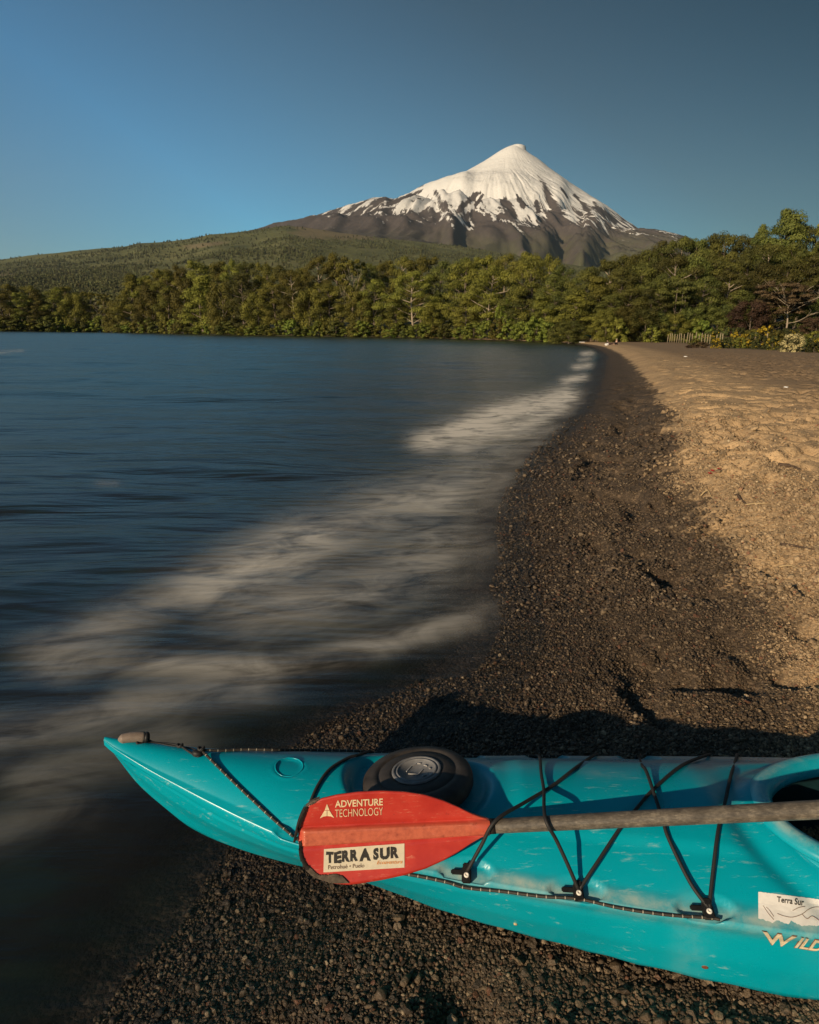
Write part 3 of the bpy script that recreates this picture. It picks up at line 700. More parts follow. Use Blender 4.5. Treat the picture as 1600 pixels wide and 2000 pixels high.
def kayak_mat():
    m, nt, b = new_mat('teal_polyethylene')
    P = nt.nodes.new('ShaderNodeTexCoord').outputs['Object']
    n1 = noise(nt, 2.2, 4, 0.6, P)
    c = mixc(nt, mrange(nt, n1.outputs['Fac'], 0.3, 0.7), (0.000, 0.290, 0.375), (0.000, 0.330, 0.420))
    sc = nt.nodes.new('ShaderNodeMapping'); sc.inputs['Scale'].default_value = (9, 70, 45); sc.inputs['Rotation'].default_value = (0.2, 0.1, 0.5); L(nt, P, sc.inputs['Vector'])
    s1 = noise(nt, 1.6, 6, 0.75, sc.outputs[0]); s2 = noise(nt, 6, 5, 0.7, P)
    scr = math_n(nt, 'MULTIPLY', mrange(nt, s1.outputs['Fac'], 0.57, 0.68), mrange(nt, s2.outputs['Fac'], 0.42, 0.58))
    sp = noise(nt, 60, 3, 0.8, P); spk = math_n(nt, 'MULTIPLY', mrange(nt, sp.outputs['Fac'], 0.70, 0.76), mrange(nt, s2.outputs['Fac'], 0.45, 0.6))
    c = mixc(nt, math_n(nt, 'MULTIPLY', scr, 0.55), c, (0.30, 0.50, 0.49))
    c = mixc(nt, math_n(nt, 'MULTIPLY', spk, 0.6), c, (0.30, 0.42, 0.38))
    wear_highlight = attr_n(nt, 'wear_highlight').outputs['Fac']
    wn = math_n(nt, 'MULTIPLY', wear_highlight, mrange(nt, noise(nt, 14, 5, 0.7, P).outputs['Fac'], 0.25, 0.75))
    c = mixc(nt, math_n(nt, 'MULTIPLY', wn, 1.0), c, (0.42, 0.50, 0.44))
    dust = math_n(nt, 'MULTIPLY', mrange(nt, noise(nt, 4.5, 5, 0.7, P).outputs['Fac'], 0.5, 0.8), 0.25)
    c = mixc(nt, dust, c, (0.03, 0.27, 0.31))
    L(nt, c, b.inputs['Base Color'])
    r = math_n(nt, 'ADD', 0.17, math_n(nt, 'MULTIPLY', s2.outputs['Fac'], 0.26)); L(nt, r, b.inputs['Roughness'])
    b.inputs['Specular IOR Level'].default_value = 0.45
    b.inputs['Subsurface Weight'].default_value = 0.0
    L(nt, bump(nt, noise(nt, 9, 3, 0.5, P).outputs['Fac'], 0.10, 0.01, bump(nt, noise(nt, 220, 2, 0.5, P).outputs['Fac'], 0.08, 0.001)), b.inputs['Normal'])
    return m
M_TEAL = kayak_mat()
M_BLACK = plain('black_rubber', (0.012, 0.012, 0.013), 0.55, 0.35, 0.4, 60)
M_LID = plain('weathered_black_rubber', (0.040, 0.034, 0.030), 0.62, 0.35, 0.45, 22, 0.15)
M_GREY = plain('grey_rubber', (0.16, 0.16, 0.165), 0.6, 0.3, 0.25, 40)
M_TOGGLE = plain('grey_brown_plastic', (0.20, 0.155, 0.125), 0.55, 0.35, 0.2, 60)
M_WHITE = plain('white_metal', (0.75, 0.70, 0.62), 0.4, 0.5, 0.1)
M_RUST = plain('rusty_metal', (0.16, 0.06, 0.03), 0.7, 0.3, 0.4, 200)
kayak = empty('kayak', (KX, KY, 0.08), KT, label='turquoise sea kayak with its bow over the water, black deck cords and round hatch', category='kayak')
bpy.context.view_layer.update()
def kpart(name, me, parent=None, **pr):
    o = link(name, me, parent if parent is not None else kayak, **pr)
    o.matrix_parent_inverse = (parent if parent is not None else kayak).matrix_world.inverted()
    return o
hV, hQ = hull_mesh(True)
HB2 = bvh_of(*hull_mesh(False))
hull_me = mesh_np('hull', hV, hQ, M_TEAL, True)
_ku = (hV[:, :2] - [KX, KY]) @ kd; _kv = (hV[:, :2] - [KX, KY]) @ kn
_q = np.abs(_kv) / np.maximum(sti(_ku, 1), 1e-3)
_dz = np.abs(hV[:, 2] - sti(_ku, 2))
attr(hull_me, 'wear_highlight', np.exp(-((_q - 0.955) / 0.055) ** 2) * np.exp(-(_dz / 0.022) ** 2) * 1.0 * sstep(0.45, 0.9, _ku) + 0.8 * np.exp(-((_ku - 1.22) / 0.05) ** 2 - ((_kv - 0.05) / 0.02) ** 2) * 0.5 + np.exp(-((_ku - 1.47) / 0.03) ** 2 - ((_kv - 0.02) / 0.05) ** 2) * 0.55 + np.exp(-((_ku - 1.34) / 0.03) ** 2 - ((_kv + 0.26) / 0.03) ** 2) * 0.2)  # scuffs, plus a whitish highlight painted along the gunwale ledge
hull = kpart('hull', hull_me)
def flat_sheet(name, V, Q, mat, parent, smooth=True): return kpart(name, mesh_np(name, V, Q, mat, smooth), parent)

# cockpit rim, swept round an oval
def coaming():
    n = 160; a = np.arange(n) * 2 * math.pi / n
    prof = [(-0.020, -0.046), (-0.030, -0.034), (-0.029, -0.012), (-0.016, 0.004), (-0.004, 0.006), (0.006, 0.004), (0.016, -0.004), (0.022, -0.014), (0.020, -0.019), (0.010, -0.020), (0.004, -0.026), (0.002, -0.060), (0.012, -0.085)]
    rows = []
    for t in a:
        ct, s_ = math.cos(t), math.sin(t)
        k = (abs(ct) ** 2.25 + abs(s_) ** 2.25) ** (-1 / 2.25)
        bu, bv = CK_A * ct * k, CK_B * s_ * k * (1 + 0.10 * ct)
        nn = np.array([bu / CK_A ** 2, bv / CK_B ** 2]); nn /= np.linalg.norm(nn)
        z0 = 0.360 - 0.014 * (bu / CK_A) * 0.8
        rows.append([(CK_U + bu + nn[0] * o, CK_V + bv + nn[1] * o, z0 + h) for o, h in prof])
    A = np.array(rows); return k2w(A[..., 0], A[..., 1], A[..., 2]).reshape(-1, 3), quads_grid_wrap(n, len(prof))
def quads_grid_wrap(nu, nv):
    i = np.arange(nu)[:, None]; i2 = (i + 1) % nu; j = np.arange(nv - 1)[None, :]
    return np.stack([i * nv + j, i2 * nv + j, i2 * nv + j + 1, i * nv + j + 1], -1).reshape(-1, 4)
cV, cQ = coaming()
rim = kpart('cockpit_rim', mesh_np('cockpit_rim', cV, cQ, M_TEAL, True))
_me = rim.data; attr(_me, 'wear_highlight', np.tile(np.array([0, 0, 0, .1, .75, .75, .15, 0, 0, 0, 0, 0, 0]), 160))
# interior painted dark for shade: floor pan and a low seat back so the opening is not empty
M_IN = plain('cockpit_shade_dark', (0.006, 0.03, 0.036), 0.6, 0.3, 0.3, 20)
def shade_liner():
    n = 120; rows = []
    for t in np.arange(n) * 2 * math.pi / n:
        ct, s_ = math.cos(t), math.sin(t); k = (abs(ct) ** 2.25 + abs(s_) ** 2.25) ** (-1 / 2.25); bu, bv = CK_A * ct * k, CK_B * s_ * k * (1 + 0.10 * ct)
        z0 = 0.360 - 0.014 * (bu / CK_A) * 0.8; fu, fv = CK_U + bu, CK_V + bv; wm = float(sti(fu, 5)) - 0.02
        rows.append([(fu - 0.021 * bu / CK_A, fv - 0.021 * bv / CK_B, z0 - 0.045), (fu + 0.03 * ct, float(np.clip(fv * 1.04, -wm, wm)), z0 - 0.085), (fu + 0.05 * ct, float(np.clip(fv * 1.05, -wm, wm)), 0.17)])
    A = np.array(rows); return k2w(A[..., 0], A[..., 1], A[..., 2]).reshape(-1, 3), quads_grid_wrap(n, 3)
V, Q = shade_liner(); kpart('cockpit_shade_liner', mesh_np('cockpit_shade_liner', V, Q, M_IN, True))  # added liner; the opening's shade is put into its dark colour
iu = np.linspace(1.2, 2.95, 30); iv = np.linspace(-1, 1, 20)
IU, IV = np.meshgrid(iu, iv, indexing='ij')
_w = sti(IU, 5) - 0.012
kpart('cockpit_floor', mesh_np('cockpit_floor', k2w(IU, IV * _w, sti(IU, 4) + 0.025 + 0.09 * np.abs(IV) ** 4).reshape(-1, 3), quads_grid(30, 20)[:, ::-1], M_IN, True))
sb = MB(); V, Q = box_np((0, 0, 0), (0.42, 0.36, 0.03)); sb.add(k2w(V[:, 0] + 2.12, V[:, 1], V[:, 2] + 0.145), Q)
V, Q = box_np((0, 0, 0), (0.04, 0.34, 0.17)); sb.add(k2w(V[:, 0] + 2.35 + 0.25 * V[:, 2], V[:, 1], V[:, 2] + 0.25), Q)
kpart('seat', sb.mesh('seat', M_BLACK))

# round hatch cover
def lathe(prof, n=64):
    a = np.arange(n) * 2 * math.pi / n
    V = np.array([[(r * math.cos(t), r * math.sin(t), z) for r, z in prof] for t in a]).reshape(-1, 3)
    return V, quads_grid_wrap(n, len(prof))
hz = 0.343
hc = k2w(HATCH_U, 0.006, hz).ravel()
tilt = Matrix.Rotation(math.radians(-7.0), 3, 'Y') @ Matrix.Rotation(math.radians(-5.0), 3, 'X')
def lid_xf(V): return np.asarray(V) @ np.array(tilt).T + hc
V, Q = lathe([(0.110, -0.010), (0.128, -0.006), (0.1335, 0.004), (0.1335, 0.016), (0.1310, 0.027), (0.125, 0.0335), (0.108, 0.0375), (0.098, 0.0385), (0.0955, 0.0355), (0.092, 0.0355), (0.089, 0.0385), (0.068, 0.040), (0.060, 0.040), (0.0595, 0.037)])
lid = kpart('hatch_cover', mesh_np('hatch_cover', lid_xf(V), Q, M_LID, True))
V, Q = lathe([(0.0600, 0.036), (0.0600, 0.0425), (0.0585, 0.0440), (0.0545, 0.0445), (0.0530, 0.0435), (0.0525, 0.0415), (0.0495, 0.0415), (0.0490, 0.0435), (0.0465, 0.0440), (0.0450, 0.0430), (0.0445, 0.0405), (0.0, 0.0405)])
disc = kpart('hatch_disc', mesh_np('hatch_disc', lid_xf(V), Q, M_GREY, True), lid)
em = MB()
for (x0, y0, x1, y1) in ((-.024, -.004, -.012, .018), (-.012, .018, -.002, .026), (-.020, -.014, .004, -.022), (.004, -.022, .014, -.004), (.018, .018, .026, .012), (.030, .004, .034, -.002), (.002, .028, .010, .026), (.014, -.030, .024, -.024)):
    c = np.array([(x0 + x1) / 2, (y0 + y1) / 2, 0.0415]); ln = math.hypot(x1 - x0, y1 - y0)
    V, Q = box_np(c, (ln, 0.0022, 0.003), math.atan2(y1 - y0, x1 - x0)); em.add(lid_xf(V), Q)
kpart('hatch_emblem', em.mesh('hatch_emblem', plain('pale_grey_rubber', (0.30, 0.29, 0.28), 0.6, 0.3)), lid)

# fittings along the deck edge: a black bracket with a pale screw in each recess
def frame_at(P, n, along):
    n = n / np.linalg.norm(n); a = along - n * (along @ n); a /= np.linalg.norm(a); b = np.cross(n, a); return a, b, n
along3 = np.array([kd[0], kd[1], -0.02])
def bracket(px, py):
    P, n = on_hull(px, py, 0.0, HB2); a, b, c = frame_at(P, n, along3)
    mb = MB()
    for (ca, cb, cc, sa, sbb, scc) in ((0, 0.004, 0.008, 0.020, 0.030, 0.016), (0, 0.018, 0.012, 0.016, 0.012, 0.020), (-0.018, 0.010, 0.006, 0.030, 0.010, 0.008)):
        V, Q = box_np((0, 0, 0), (sa, sbb, scc)); V = V + (ca, cb, cc)
        mb.add(P + V[:, :1] * a + V[:, 1:2] * b + V[:, 2:] * c, Q)
    me = mb.mesh('deck_fitting', M_BLACK); bm = bmesh.new(); bm.from_mesh(me); bmesh.ops.bevel(bm, geom=list(bm.edges), offset=0.0022, segments=2, affect='EDGES'); bm.to_mesh(me); bm.free()
    br = kpart('deck_fitting', me)
    V, Q = lathe([(0.0055, 0.0), (0.0055, 0.0025), (0.0042, 0.0036), (0.0020, 0.0038), (0.0018, 0.0026), (0.0, 0.0026)], 20)
    kpart('screw', mesh_np('screw', P + V[:, :1] * a + V[:, 1:2] * b + (V[:, 2:] + 0.0155) * c, Q, M_WHITE, True), br)
    return P, n
for p in FIT: bracket(*p)
# moulded oval badge outline on the foredeck
P0, n0 = on_hull(565, 1498, 0.0, HB2); a, b, c = frame_at(P0, n0, along3)
ring = []
for t in np.arange(40) * 2 * math.pi / 40:
    q = P0 + a * 0.034 * math.cos(t) + b * 0.032 * math.sin(t); h = HB2.find_nearest(Vector(q)); ring.append(np.array(h[0]) + np.array(c) * 0.0004)
ring.append(ring[0]); V, Q, T = tube_np(ring, 0.0017, 6, False); kpart('moulded_oval', mesh_np('moulded_oval', V, [Q, T], M_TEAL, True))
# small rivets low on the hull
def stud(px, py, r, h, mat, name):
    P, n = on_hull(px, py, 0, HB2); a, b, c = frame_at(P, n, along3); V, Q = lathe([(r, -0.001), (r, h * .6), (r * .75, h), (0, h)], 16)
    kpart(name, mesh_np(name, P + V[:, :1] * a * 1.3 + V[:, 1:2] * b + V[:, 2:] * c, Q, mat, True))
stud(1007, 1804, 0.0032, 0.003, plain('brass', (0.45, 0.34, 0.18), 0.35, 0.6), 'rivet')
stud(1377, 1889, 0.0052, 0.0012, M_RUST, 'drain_plug')

# ------------------------------------------------------------------ paddle pose
BL_T, BL_B = 1.452, 1.425                 # depth of the blade's upper and lower edge
_a = at_t(745, 1541, 1.445); _b = at_t(700, 1722, 1.440); _c = at_t(955, 1614, 1.458)
bl_n = np.cross(_c - _a, _b - _a); bl_n /= np.linalg.norm(bl_n)
if bl_n @ (CAM - _a) < 0: bl_n = -bl_n
def on_blade(px, py, lift=0.0):
    d = ray(px, py); t = ((_a - CAM) @ bl_n) / (d @ bl_n); return CAM + d * t + bl_n * lift
SH0 = at_t(955, 1614, 1.458); SH1 = at_t(1600, 1581, 1.375)
sh_d = (SH1 - SH0) / np.linalg.norm(SH1 - SH0)
def on_shaft(px): 
    f = (px - 955) / (1600 - 955)
    # solve for the parameter whose pixel x is px
    lo, hi = -0.3, 1.6
    for _ in range(40):
        m_ = (lo + hi) / 2; q = SH0 + (SH1 - SH0) * m_; v = q - CAM; x = 800 + F * (v @ _R) / (v @ _fw)
        lo, hi = (m_, hi) if x < px else (lo, m_)
    return SH0 + (SH1 - SH0) * lo
view = lambda P: (CAM - P) / np.linalg.norm(CAM - P)

# ------------------------------------------------------------------ cords
def cord_mat(flecked):
    m, nt, b = new_mat('flecked_cord' if flecked else 'black_cord')
    if flecked:
        rn = attr_n(nt, 'run').outputs['Fac']
        f = math_n(nt, 'FRACT', math_n(nt, 'MULTIPLY', rn, 52)); k = math_n(nt, 'LESS_THAN', f, 0.085)
        f2 = math_n(nt, 'FRACT', math_n(nt, 'MULTIPLY', rn, 400)); 
        c = mixc(nt, k, mixc(nt, f2, (0.016, 0.013, 0.010), (0.035, 0.028, 0.02)), (0.40, 0.36, 0.28)); L(nt, c, b.inputs['Base Color'])
        L(nt, bump(nt, f2, 0.5, 0.001), b.inputs['Normal'])
    else:
        b.inputs['Base Color'].default_value = (0.013, 0.012, 0.012, 1)
        rn = attr_n(nt, 'run').outputs['Fac']; L(nt, bump(nt, math_n(nt, 'FRACT', math_n(nt, 'MULTIPLY', rn, 500)), 0.3, 0.0008), b.inputs['Normal'])
    b.inputs['Roughness'].default_value = 0.65; return m
M_CORD = cord_mat(False); M_FLECK = cord_mat(True)
def cord(name, pts, r, mat, parent=None, n=6):
    P = spline(pts, n); o = tube_obj(name, P, r, mat, None, 8)
    o.parent = parent or kayak; o.matrix_parent_inverse = (parent or kayak).matrix_world.inverted(); return o
def H(px, py, lift=0.005):
    P, _n = on_hull(px, py, lift, HB2)
    return P
def HF(px, py, lift=0.005):
    for y in np.arange(py, py + 40, 1.0):
        P, n = on_hull(px, y, lift, HB2)
        if P is not None:
            t = (P - CAM) @ _fw; return CAM + ray(px, py) * t
def over_far(px, lift=0.005):
    """the far deck edge at this pixel column, and a point tucked below it"""
    best = None
    for y in np.arange(1440, 1520, 1.0):
        P, n = on_hull(px, y, lift, HB2)
        if P is not None: best = P; break
    u, v = w2k(best); w = float(sti(u, 1)); return [best, k2w(u, w + 0.004, float(sti(u, 2)) - 0.004).ravel(), k2w(u, w * 0.99, float(sti(u, 2)) - 0.03).ravel()]
def over_shaft(px, lift=0.0205):
    P = on_shaft(px); u = np.array([0, -0.35, 0.94]); u -= sh_d * (u @ sh_d); u /= np.linalg.norm(u); return P + u * lift
def lerp(a, b, t): return a * (1 - t) + b * t
RB = 0.0040
A_, B_, C_ = [on_hull(p[0], p[1] - 6, 0.014, HB2)[0] for p in FIT]
s = over_shaft(970); cord('bungee_cord', [A_, lerp(A_, s, .5) + (0, 0, .002), s, lerp(s, H(1075, 1541, .008), .5), H(1078, 1540, .007), H(1125, 1503), *over_far(1163)], RB, M_CORD)
s = over_shaft(1066); e = over_far(1053); cord('bungee_cord', [B_, lerp(B_, s, .33) + (0, 0, .004), lerp(B_, s, .66) + (0, 0, .004), s, H(1061, 1555, .018), H(1057, 1520, .010), H(1055, 1490, .007), *e], RB, M_CORD)
def under(px, py): return H(px, py, 0.006)
e = over_far(1383); cord('bungee_cord', [B_, H(1165, 1688, .012), under(1212, 1618), under(1240, 1586), H(1275, 1546), H(1330, 1500), *e], RB, M_CORD)
e = over_far(1243); cord('bungee_cord', [C_, H(1345, 1725, .010), under(1305, 1640), under(1294, 1606), H(1277, 1560, .012), H(1262, 1515, .011), HF(1254, 1495, .010), HF(1248, 1481, .008), *e], RB, M_CORD)
e = over_far(1440); cord('bungee_cord', [C_, H(1388, 1730, .008), H(1397, 1650, .008), H(1405, 1606), H(1411, 1578, .008), H(1426, 1520, .008), *e], RB, M_CORD)
e = over_far(722); cord('bungee_cord', [H(596, 1600), H(607, 1568), H(622, 1535), H(645, 1505), H(680, 1484), H(700, 1478), *e], RB * 0.95, M_CORD)
_, = (None,)
# perimeter line with its pale flecks
KN = H(393, 1472, 0.010)
cord('deck_line', [KN] + [H(px, py, .005) for px, py in ((430, 1503), (480, 1550), (530, 1596), (574, 1636))], 0.0032, M_FLECK)
cord('deck_line', [H(576, 1638, .006), H(640, 1668, .005), H(720, 1694, .005), H(800, 1704, .005), H(870, 1717, .006), H(911, 1727, .008), H(985, 1737, .005), H(1060, 1748, .005), H(1129, 1759, .008), H(1210, 1770, .005), H(1300, 1783, .005), H(1382, 1796, .008), H(1406, 1802, .008)], 0.0032, M_FLECK)
pts = [KN, H(430, 1469, .004)]
for px in (480, 540, 600, 650, 700): pts.append(over_far(px, .004)[0])
cord('deck_line', pts + [over_far(760, .004)[1], over_far(900, .004)[1], over_far(1100, .004)[1]], 0.0032, M_FLECK)
# bow toggle on its loop of cord
tg0, tg1 = HF(231, 1445, 0.012), HF(289, 1440, 0.016)
ax_ = tg1 - tg0; Lt = np.linalg.norm(ax_)
st = np.linspace(0, 1, 22); P = tg0 + st[:, None] * ax_ + np.array([0, 0, 0.004]) * np.sin(st * math.pi)[:, None]
rr_ = 0.0128 * np.clip(np.minimum(1, np.minimum(st, 1 - st) * 7), 0.05, 1) ** 0.5 * (0.9 + 0.15 * st)
V, Q, T = tube_np(P, rr_, 16); toggle = kpart('bow_toggle', mesh_np('bow_toggle', V, [Q, T], M_TOGGLE, True))
V, Q, T = tube_np([P[-3], P[-1], P[-1] + ax_ / Lt * 0.004], [0.0135, 0.0132, 0.009], 16); kpart('end_cap', mesh_np('end_cap', V, [Q, T], M_BLACK, True), toggle)
kn1 = HF(352, 1459, .008)
cord('toggle_cord', [lerp(tg0, tg1, .8), HF(268, 1452, .006), HF(300, 1451, .006), HF(330, 1456, .006), kn1, HF(372, 1462, .008), HF(385, 1466, .009), KN], 0.0028, M_CORD, toggle)
cord('toggle_cord', [lerp(tg0, tg1, .9), HF(300, 1450, .010), HF(325, 1452, .006), kn1 + (0, 0, .003), HF(366, 1466, .006), HF(378, 1473, .006), HF(388, 1477, .006), KN], 0.0028, M_CORD, toggle)
for q, rad in ((kn1, 0.0062), (KN, 0.0070)):
    pts = [q + np.array([math.cos(t) * rad, math.sin(t) * rad * 0.7, 0.004 + 0.003 * math.sin(2.3 * t)]) for t in np.linspace(0, 4.4 * math.pi, 26)]
    V, Q, T = tube_np(pts, 0.0027, 7); kpart('knot', mesh_np('knot', V, [Q, T], M_CORD, True), toggle)
V, Q = lathe([(0.013, 0.0), (0.013, 0.008), (0.007, 0.012), (0.0, 0.012)], 20); P, n = on_hull(386, 1474, 0, HB2); a, b, c = frame_at(P, n, along3)
kpart('deck_eye', mesh_np('deck_eye', P + V[:, :1] * a + V[:, 1:2] * b * .7 + V[:, 2:] * c, Q, M_BLACK, True))

# ------------------------------------------------------------------ lettering and stickers
def text_np(body, bold=0.0, shear=0.0, cuts=0, spacing=1.0):
    cu = bpy.data.curves.new('lettering', 'FONT'); cu.body = body; cu.offset = bold; cu.shear = shear; cu.space_character = spacing; cu.resolution_u = 4
    o = bpy.data.objects.new('lettering', cu); COL.objects.link(o)
    dg = bpy.context.evaluated_depsgraph_get(); me = bpy.data.meshes.new_from_object(o.evaluated_get(dg))
    bpy.data.objects.remove(o); bpy.data.curves.remove(cu)
    bm = bmesh.new(); bm.from_mesh(me); bmesh.ops.triangulate(bm, faces=list(bm.faces))
    for _ in range(cuts): bmesh.ops.subdivide_edges(bm, edges=list(bm.edges), cuts=1)
    bmesh.ops.triangulate(bm, faces=list(bm.faces))
    bm.verts.ensure_lookup_table(); edge = np.array([v.is_boundary for v in bm.verts])
    V = np.array([v.co[:2] for v in bm.verts]); T = np.array([[v.index for v in f.verts] for f in bm.faces]); bm.free(); bpy.data.meshes.remove(me)
    lo, hi = V.min(0), V.max(0); return (V - lo) / (hi - lo), T, edge
def quad_map(UV, bl, br, tr, tl):
    bl, br, tr, tl = (np.array(p, float) for p in (bl, br, tr, tl)); u, v = UV[:, :1], UV[:, 1:]
    return bl * (1 - u) * (1 - v) + br * u * (1 - v) + tr * u * v + tl * (1 - u) * v
def decal(name, UV, T, quad, caster, lift, mat, parent, jit=None):
    PX = quad_map(UV, *quad)
    if jit is not None: PX = PX + jit
    W = np.array([caster(x, y, lift) for x, y in PX])
    n = np.cross(W[T[:, 1]] - W[T[:, 0]], W[T[:, 2]] - W[T[:, 0]]); bad = (n * (CAM - W[T[:, 0]])).sum(1) < 0
    T = T.copy(); T[bad] = T[bad][:, ::-1]
    return kpart(name, mesh_np(name, W, T, mat), parent)
hullcast = lambda x, y, l: H(x, y, l)
M_PAPER = plain('worn_white_sticker', (0.80, 0.77, 0.72), 0.5, 0.4, 0.08, 60)
M_INK = plain('black_print', (0.03, 0.026, 0.022), 0.5, 0.4, 0.3, 200)
M_CREAM = plain('cream_print', (0.62, 0.52, 0.36), 0.5, 0.4, 0.12, 90)
M_INKBR = plain('brown_print', (0.16, 0.10, 0.07), 0.5, 0.4, 0.3, 200)
xs = np.arange(1481, 1712, 2.2)
top = 1742 + (xs - 1481) * 0.125 + 0.8 * (np.array([random.random() for _ in xs]) - 0.5)
bot = np.interp(xs, [1481, 1490, 1500, 1509, 1516, 1528, 1541, 1544, 1556, 1566, 1580, 1592, 1610, 1640, 1680, 1712], [1794, 1796, 1800, 1803, 1797, 1802, 1806, 1798, 1804, 1809, 1807, 1809, 1806, 1816, 1818, 1826]) + 2.0 * (np.array([random.random() for _ in xs]) - 0.5)
PX = np.array([[(x, t + (b2 - t) * k / 5) for k in range(6)] for x, t, b2 in zip(xs, top, bot)])
W = np.array([H(x, y, 0.0010) for x, y in PX.reshape(-1, 2)])
sticker = kpart('hull_sticker', mesh_np('hull_sticker', W, quads_grid(len(xs), 6), M_PAPER), hull, label='white sticker with a torn lower edge')
def text_decal(name, body, quad, caster, lift, mat, parent, bold=0.0, shear=0.0, cuts=0, jitter=0.0, spacing=1.0):
    UV, T, E = text_np(body, bold, shear, cuts, spacing)
    jit = None
    if jitter: jit = np.where(E[:, None], np.stack([rng.normal(0, jitter * 0.35, len(UV)), rng.normal(0, jitter, len(UV))], 1), 0)
    return decal(name, UV, T, quad, caster, lift, mat, parent, jit)
text_decal('lettering', 'Terra Sur', ((1517, 1762), (1569, 1770), (1570, 1757), (1517, 1751)), hullcast, 0.0018, M_INK, hull, 0.02, 0, 0, 0.0)
for pl in ([(1490, 1769), (1500, 1784), (1511, 1797)], [(1496, 1772), (1503, 1779), (1511, 1791)], [(1518, 1785), (1532, 1790), (1548, 1792), (1566, 1786), (1580, 1776), (1600, 1772), (1630, 1782)], [(1548, 1779), (1560, 1773), (1572, 1771)], [(1566, 1786), (1576, 1795), (1586, 1790), (1602, 1800)]):
    pts = [H(x, y, 0.0014) for x, y in spline(pl, 5)]; V, Q, T = tube_np(pts, 0.0006, 4); kpart('sketch_line', mesh_np('sketch_line', V, [Q, T], M_INKBR), hull)
for lift, mat, grow in ((0.0012, M_INKBR, 1.6), (0.0022, M_CREAM, 0.0)):
    g = grow
    text_decal('lettering', 'W', ((1496 - g, 1842 + g), (1537 + g, 1848.5 + g), (1556 + g, 1828.5 - g), (1489 - g, 1818 - g)), hullcast, lift, mat, hull, 0.03, 0.0, 1)
    text_decal('lettering', 'ILDERNESS', ((1551 - g, 1849 + g), (1724, 1879 + g), (1732, 1856 - g), (1559 - g, 1829 - g)), hullcast, lift, mat, hull, 0.028, 0.25, 1)

# ================================================================== PADDLE
def paddle_mat():
    m, nt, b = new_mat('red_fibre_blade')
    P = nt.nodes.new('ShaderNodeTexCoord').outputs['Object']
    n1 = noise(nt, 14, 4, 0.6, P); n2 = noise(nt, 90, 3, 0.7, P)
    c = mixc(nt, mrange(nt, n1.outputs['Fac'], 0.3, 0.7), (0.40, 0.028, 0.020), (0.50, 0.044, 0.028))
    w = nt.nodes.new('ShaderNodeTexWave'); w.inputs['Scale'].default_value = 120; w.inputs['Distortion'].default_value = 1.5; L(nt, P, w.inputs['Vector'])
    ribs = attr_n(nt, 'rib').outputs['Fac']
    c = mixc(nt, math_n(nt, 'MULTIPLY', ribs, 0.75), c, (0.56, 0.16, 0.085))
    c = mixc(nt, math_n(nt, 'MULTIPLY', math_n(nt, 'MULTIPLY', ribs, mrange(nt, n2.outputs['Fac'], 0.35, 0.65)), 0.45), c, (0.30, 0.06, 0.035))
    sc = nt.nodes.new('ShaderNodeMapping'); sc.inputs['Scale'].default_value = (30, 8, 160); sc.inputs['Rotation'].default_value = (0.4, 0.3, 0.5); L(nt, P, sc.inputs['Vector'])
    s1 = noise(nt, 1.3, 5, 0.75, sc.outputs[0])
    c = mixc(nt, math_n(nt, 'MULTIPLY', mrange(nt, s1.outputs['Fac'], 0.56, 0.68), mrange(nt, n1.outputs['Fac'], 0.42, 0.58)), c, (0.56, 0.17, 0.11))
    c = mixc(nt, math_n(nt, 'MULTIPLY', mrange(nt, n2.outputs['Fac'], 0.62, 0.72), 0.45), c, (0.18, 0.025, 0.02))
    L(nt, c, b.inputs['Base Color']); L(nt, math_n(nt, 'ADD', 0.26, math_n(nt, 'MULTIPLY', n1.outputs['Fac'], 0.2)), b.inputs['Roughness'])
    L(nt, bump(nt, n2.outputs['Fac'], 0.12, 0.001), b.inputs['Normal']); return m
M_RED = paddle_mat()
def shaft_mat():
    m, nt, b = new_mat('worn_carbon_shaft')
    P = nt.nodes.new('ShaderNodeTexCoord').outputs['Object']
    n1 = noise(nt, 26, 5, 0.7, P); sc = nt.nodes.new('ShaderNodeMapping'); sc.inputs['Scale'].default_value = (60, 260, 260); L(nt, P, sc.inputs['Vector']); n2 = noise(nt, 1, 4, 0.7, sc.outputs[0])
    c = ramp(nt, math_n(nt, 'ADD', math_n(nt, 'MULTIPLY', n1.outputs['Fac'], 0.6), math_n(nt, 'MULTIPLY', n2.outputs['Fac'], 0.4)), [(0.36, (0.042, 0.036, 0.030)), (0.52, (0.110, 0.093, 0.074)), (0.68, (0.26, 0.22, 0.165))])
    L(nt, c.outputs[0], b.inputs['Base Color']); b.inputs['Roughness'].default_value = 0.5; L(nt, bump(nt, n2.outputs['Fac'], 0.15, 0.001), b.inputs['Normal']); return m
paddle = empty('paddle', tuple(SH0), 0, label='red kayak paddle with worn grey-brown shaft tucked under the deck cords', category='paddle')
bpy.context.view_layer.update()
def ppart(name, me, parent=None, **pr): return kpart(name, me, parent if parent is not None else paddle, **pr)
TOPE = [(583.0, 1622), (585, 1605), (590, 1589), (598, 1575), (610, 1565), (630, 1556), (660, 1548.5), (700, 1543), (745, 1541), (790, 1543.5), (830, 1550), (865, 1561.5), (895, 1575), (920, 1588), (940, 1596), (955, 1600)]
BOTE = [(583.0, 1632), (585, 1660), (590, 1680), (598, 1695), (610, 1706), (630, 1714.5), (655, 1720), (682, 1722), (700, 1720), (745, 1713), (790, 1704), (830, 1692.5), (865, 1677.5), (895, 1661), (920, 1645), (940, 1634), (955, 1628.5)]
ns = 96; xs = 583 + (955 - 583) * (0.5 - 0.5 * np.cos(np.linspace(0, math.pi, ns)))
ty = np.interp(xs, *zip(*TOPE)); by = np.interp(xs, *zip(*BOTE))
